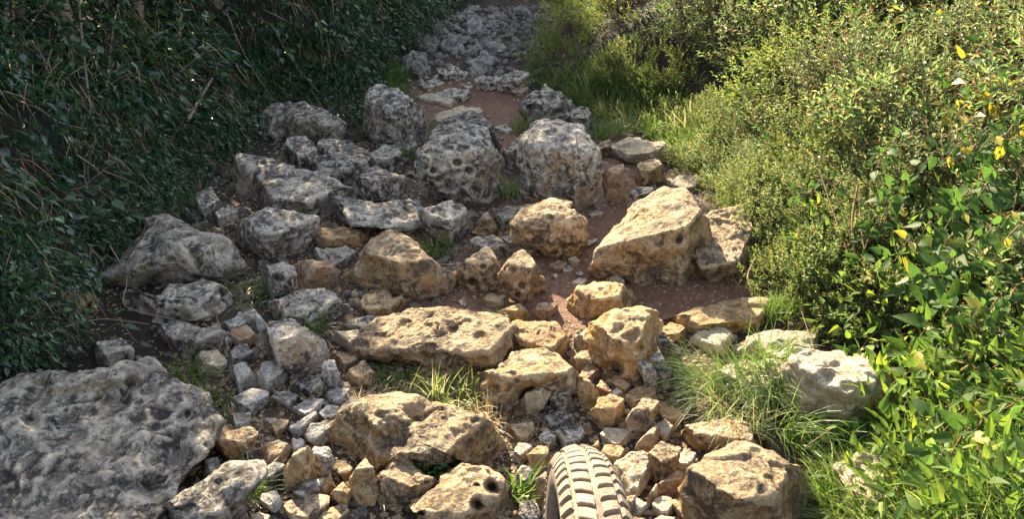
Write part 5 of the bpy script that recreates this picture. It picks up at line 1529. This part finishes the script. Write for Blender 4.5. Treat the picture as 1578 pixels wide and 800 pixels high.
# small leafy herbs in hollows of the slabs
def herb(px, py, rpx, n, L, label, seed, z=0.02, toward=0.0):
    r = np.random.default_rng(seed); C = hit(px, py)[0]
    C = O_ + (C - O_) * (1 - toward / np.linalg.norm(C - O_))
    R = rpx / FPX * np.linalg.norm(C - O_)
    a = r.uniform(0, 2 * pi, n); rad = R * np.sqrt(r.random(n))
    P = np.stack([rad * np.cos(a), rad * np.sin(a) * .7, z * r.random(n)], 1)
    V, F = broad(P, np.stack([np.cos(a), np.sin(a), .5 + 0 * a], 1) + r.normal(0, .3, (n, 3)), L * r.uniform(.6, 1.2, n), L * .6 * r.uniform(.7, 1.1, n), None, False)
    link("small_herb", mesh_np("small_herb", V, F), ML['herb'], loc=tuple(C), label=label, cat="herb")
herb(700, 718, 22, 60, .024, "clover-like green plant in the hollow below the wide tan slab", 5, .03, .02)
herb(660, 735, 22, 90, .012, "small pale green herb in the hollow of the short tan rock", 6, .04, .04)
herb(975, 510, 18, 60, .010, "tiny herb growing on the block-shaped golden boulder", 7, .03, .06)
herb(815, 600, 14, 20, .016, "small dark leaves under the arched golden slab", 8, .02, .03)
herb(505, 470, 6, 6, .018, "yellow-green leaflet at the end of the flat-topped grey rock", 9, .03, .04)
herb(1042, 432, 7, 3, .035, "single bright leaf hanging in front of the largest boulder", 10, .05, .02)
herb(690, 365, 10, 20, .014, "little plant beside the grey leaning rock", 11, .03, .03)
# litter of dead twigs and leaves
lp = []
def litter(poly, num, seed):
    r = np.random.default_rng(seed)
    pl = np.array([[float(c) for c in w.split(',')] for w in poly.split()]); G = hit(pl[:, 0], pl[:, 1])
    x = r.uniform(G[:, 0].min(), G[:, 0].max(), num); y = r.uniform(G[:, 1].min(), G[:, 1].max(), num)
    P = np.stack([x, y, ground_z(x, y) + .004], 1); a = r.uniform(0, 2 * pi, num)
    D = np.stack([np.cos(a), np.sin(a), r.uniform(0, .25, num)], 1)
    lp.append(blades(P[::2], D[::2], r.uniform(.02, .09, len(P[::2])), .0016, r.normal(0, .3, (len(P[::2]), 3)) * [1, 1, .2], 3))
    V, F = kites(P[1::2], D[1::2], r.uniform(.008, .022, len(P[1::2])), .006, None); lp.append((V, F))
litter("160,300 500,240 700,350 720,620 300,780 130,600", 2600, 1)
litter("600,560 800,560 860,700 760,760 640,680", 700, 2)
litter("900,200 1250,240 1250,470 1080,440", 900, 3)
link("leaf_litter", mesh_mixed("leaf_litter", lp), ML['dry'], kind="stuff", label="fallen straw and dead leaves on the ground", cat="leaf litter")
# two dry stalks lying over the cobbles
twig_px("765,650 800,658 850,664 882,677", .05, .06, .0016, .0008, "bent dry stalk lying across the cobbles above the tyre", ML['dry'], "dry_stalk")
twig_px("744,605 752,625 755,640 748,650", .06, .03, .0016, .001, "orange-brown curled leaf stalk in the straw tuft", ML['dry'], "dry_stalk")
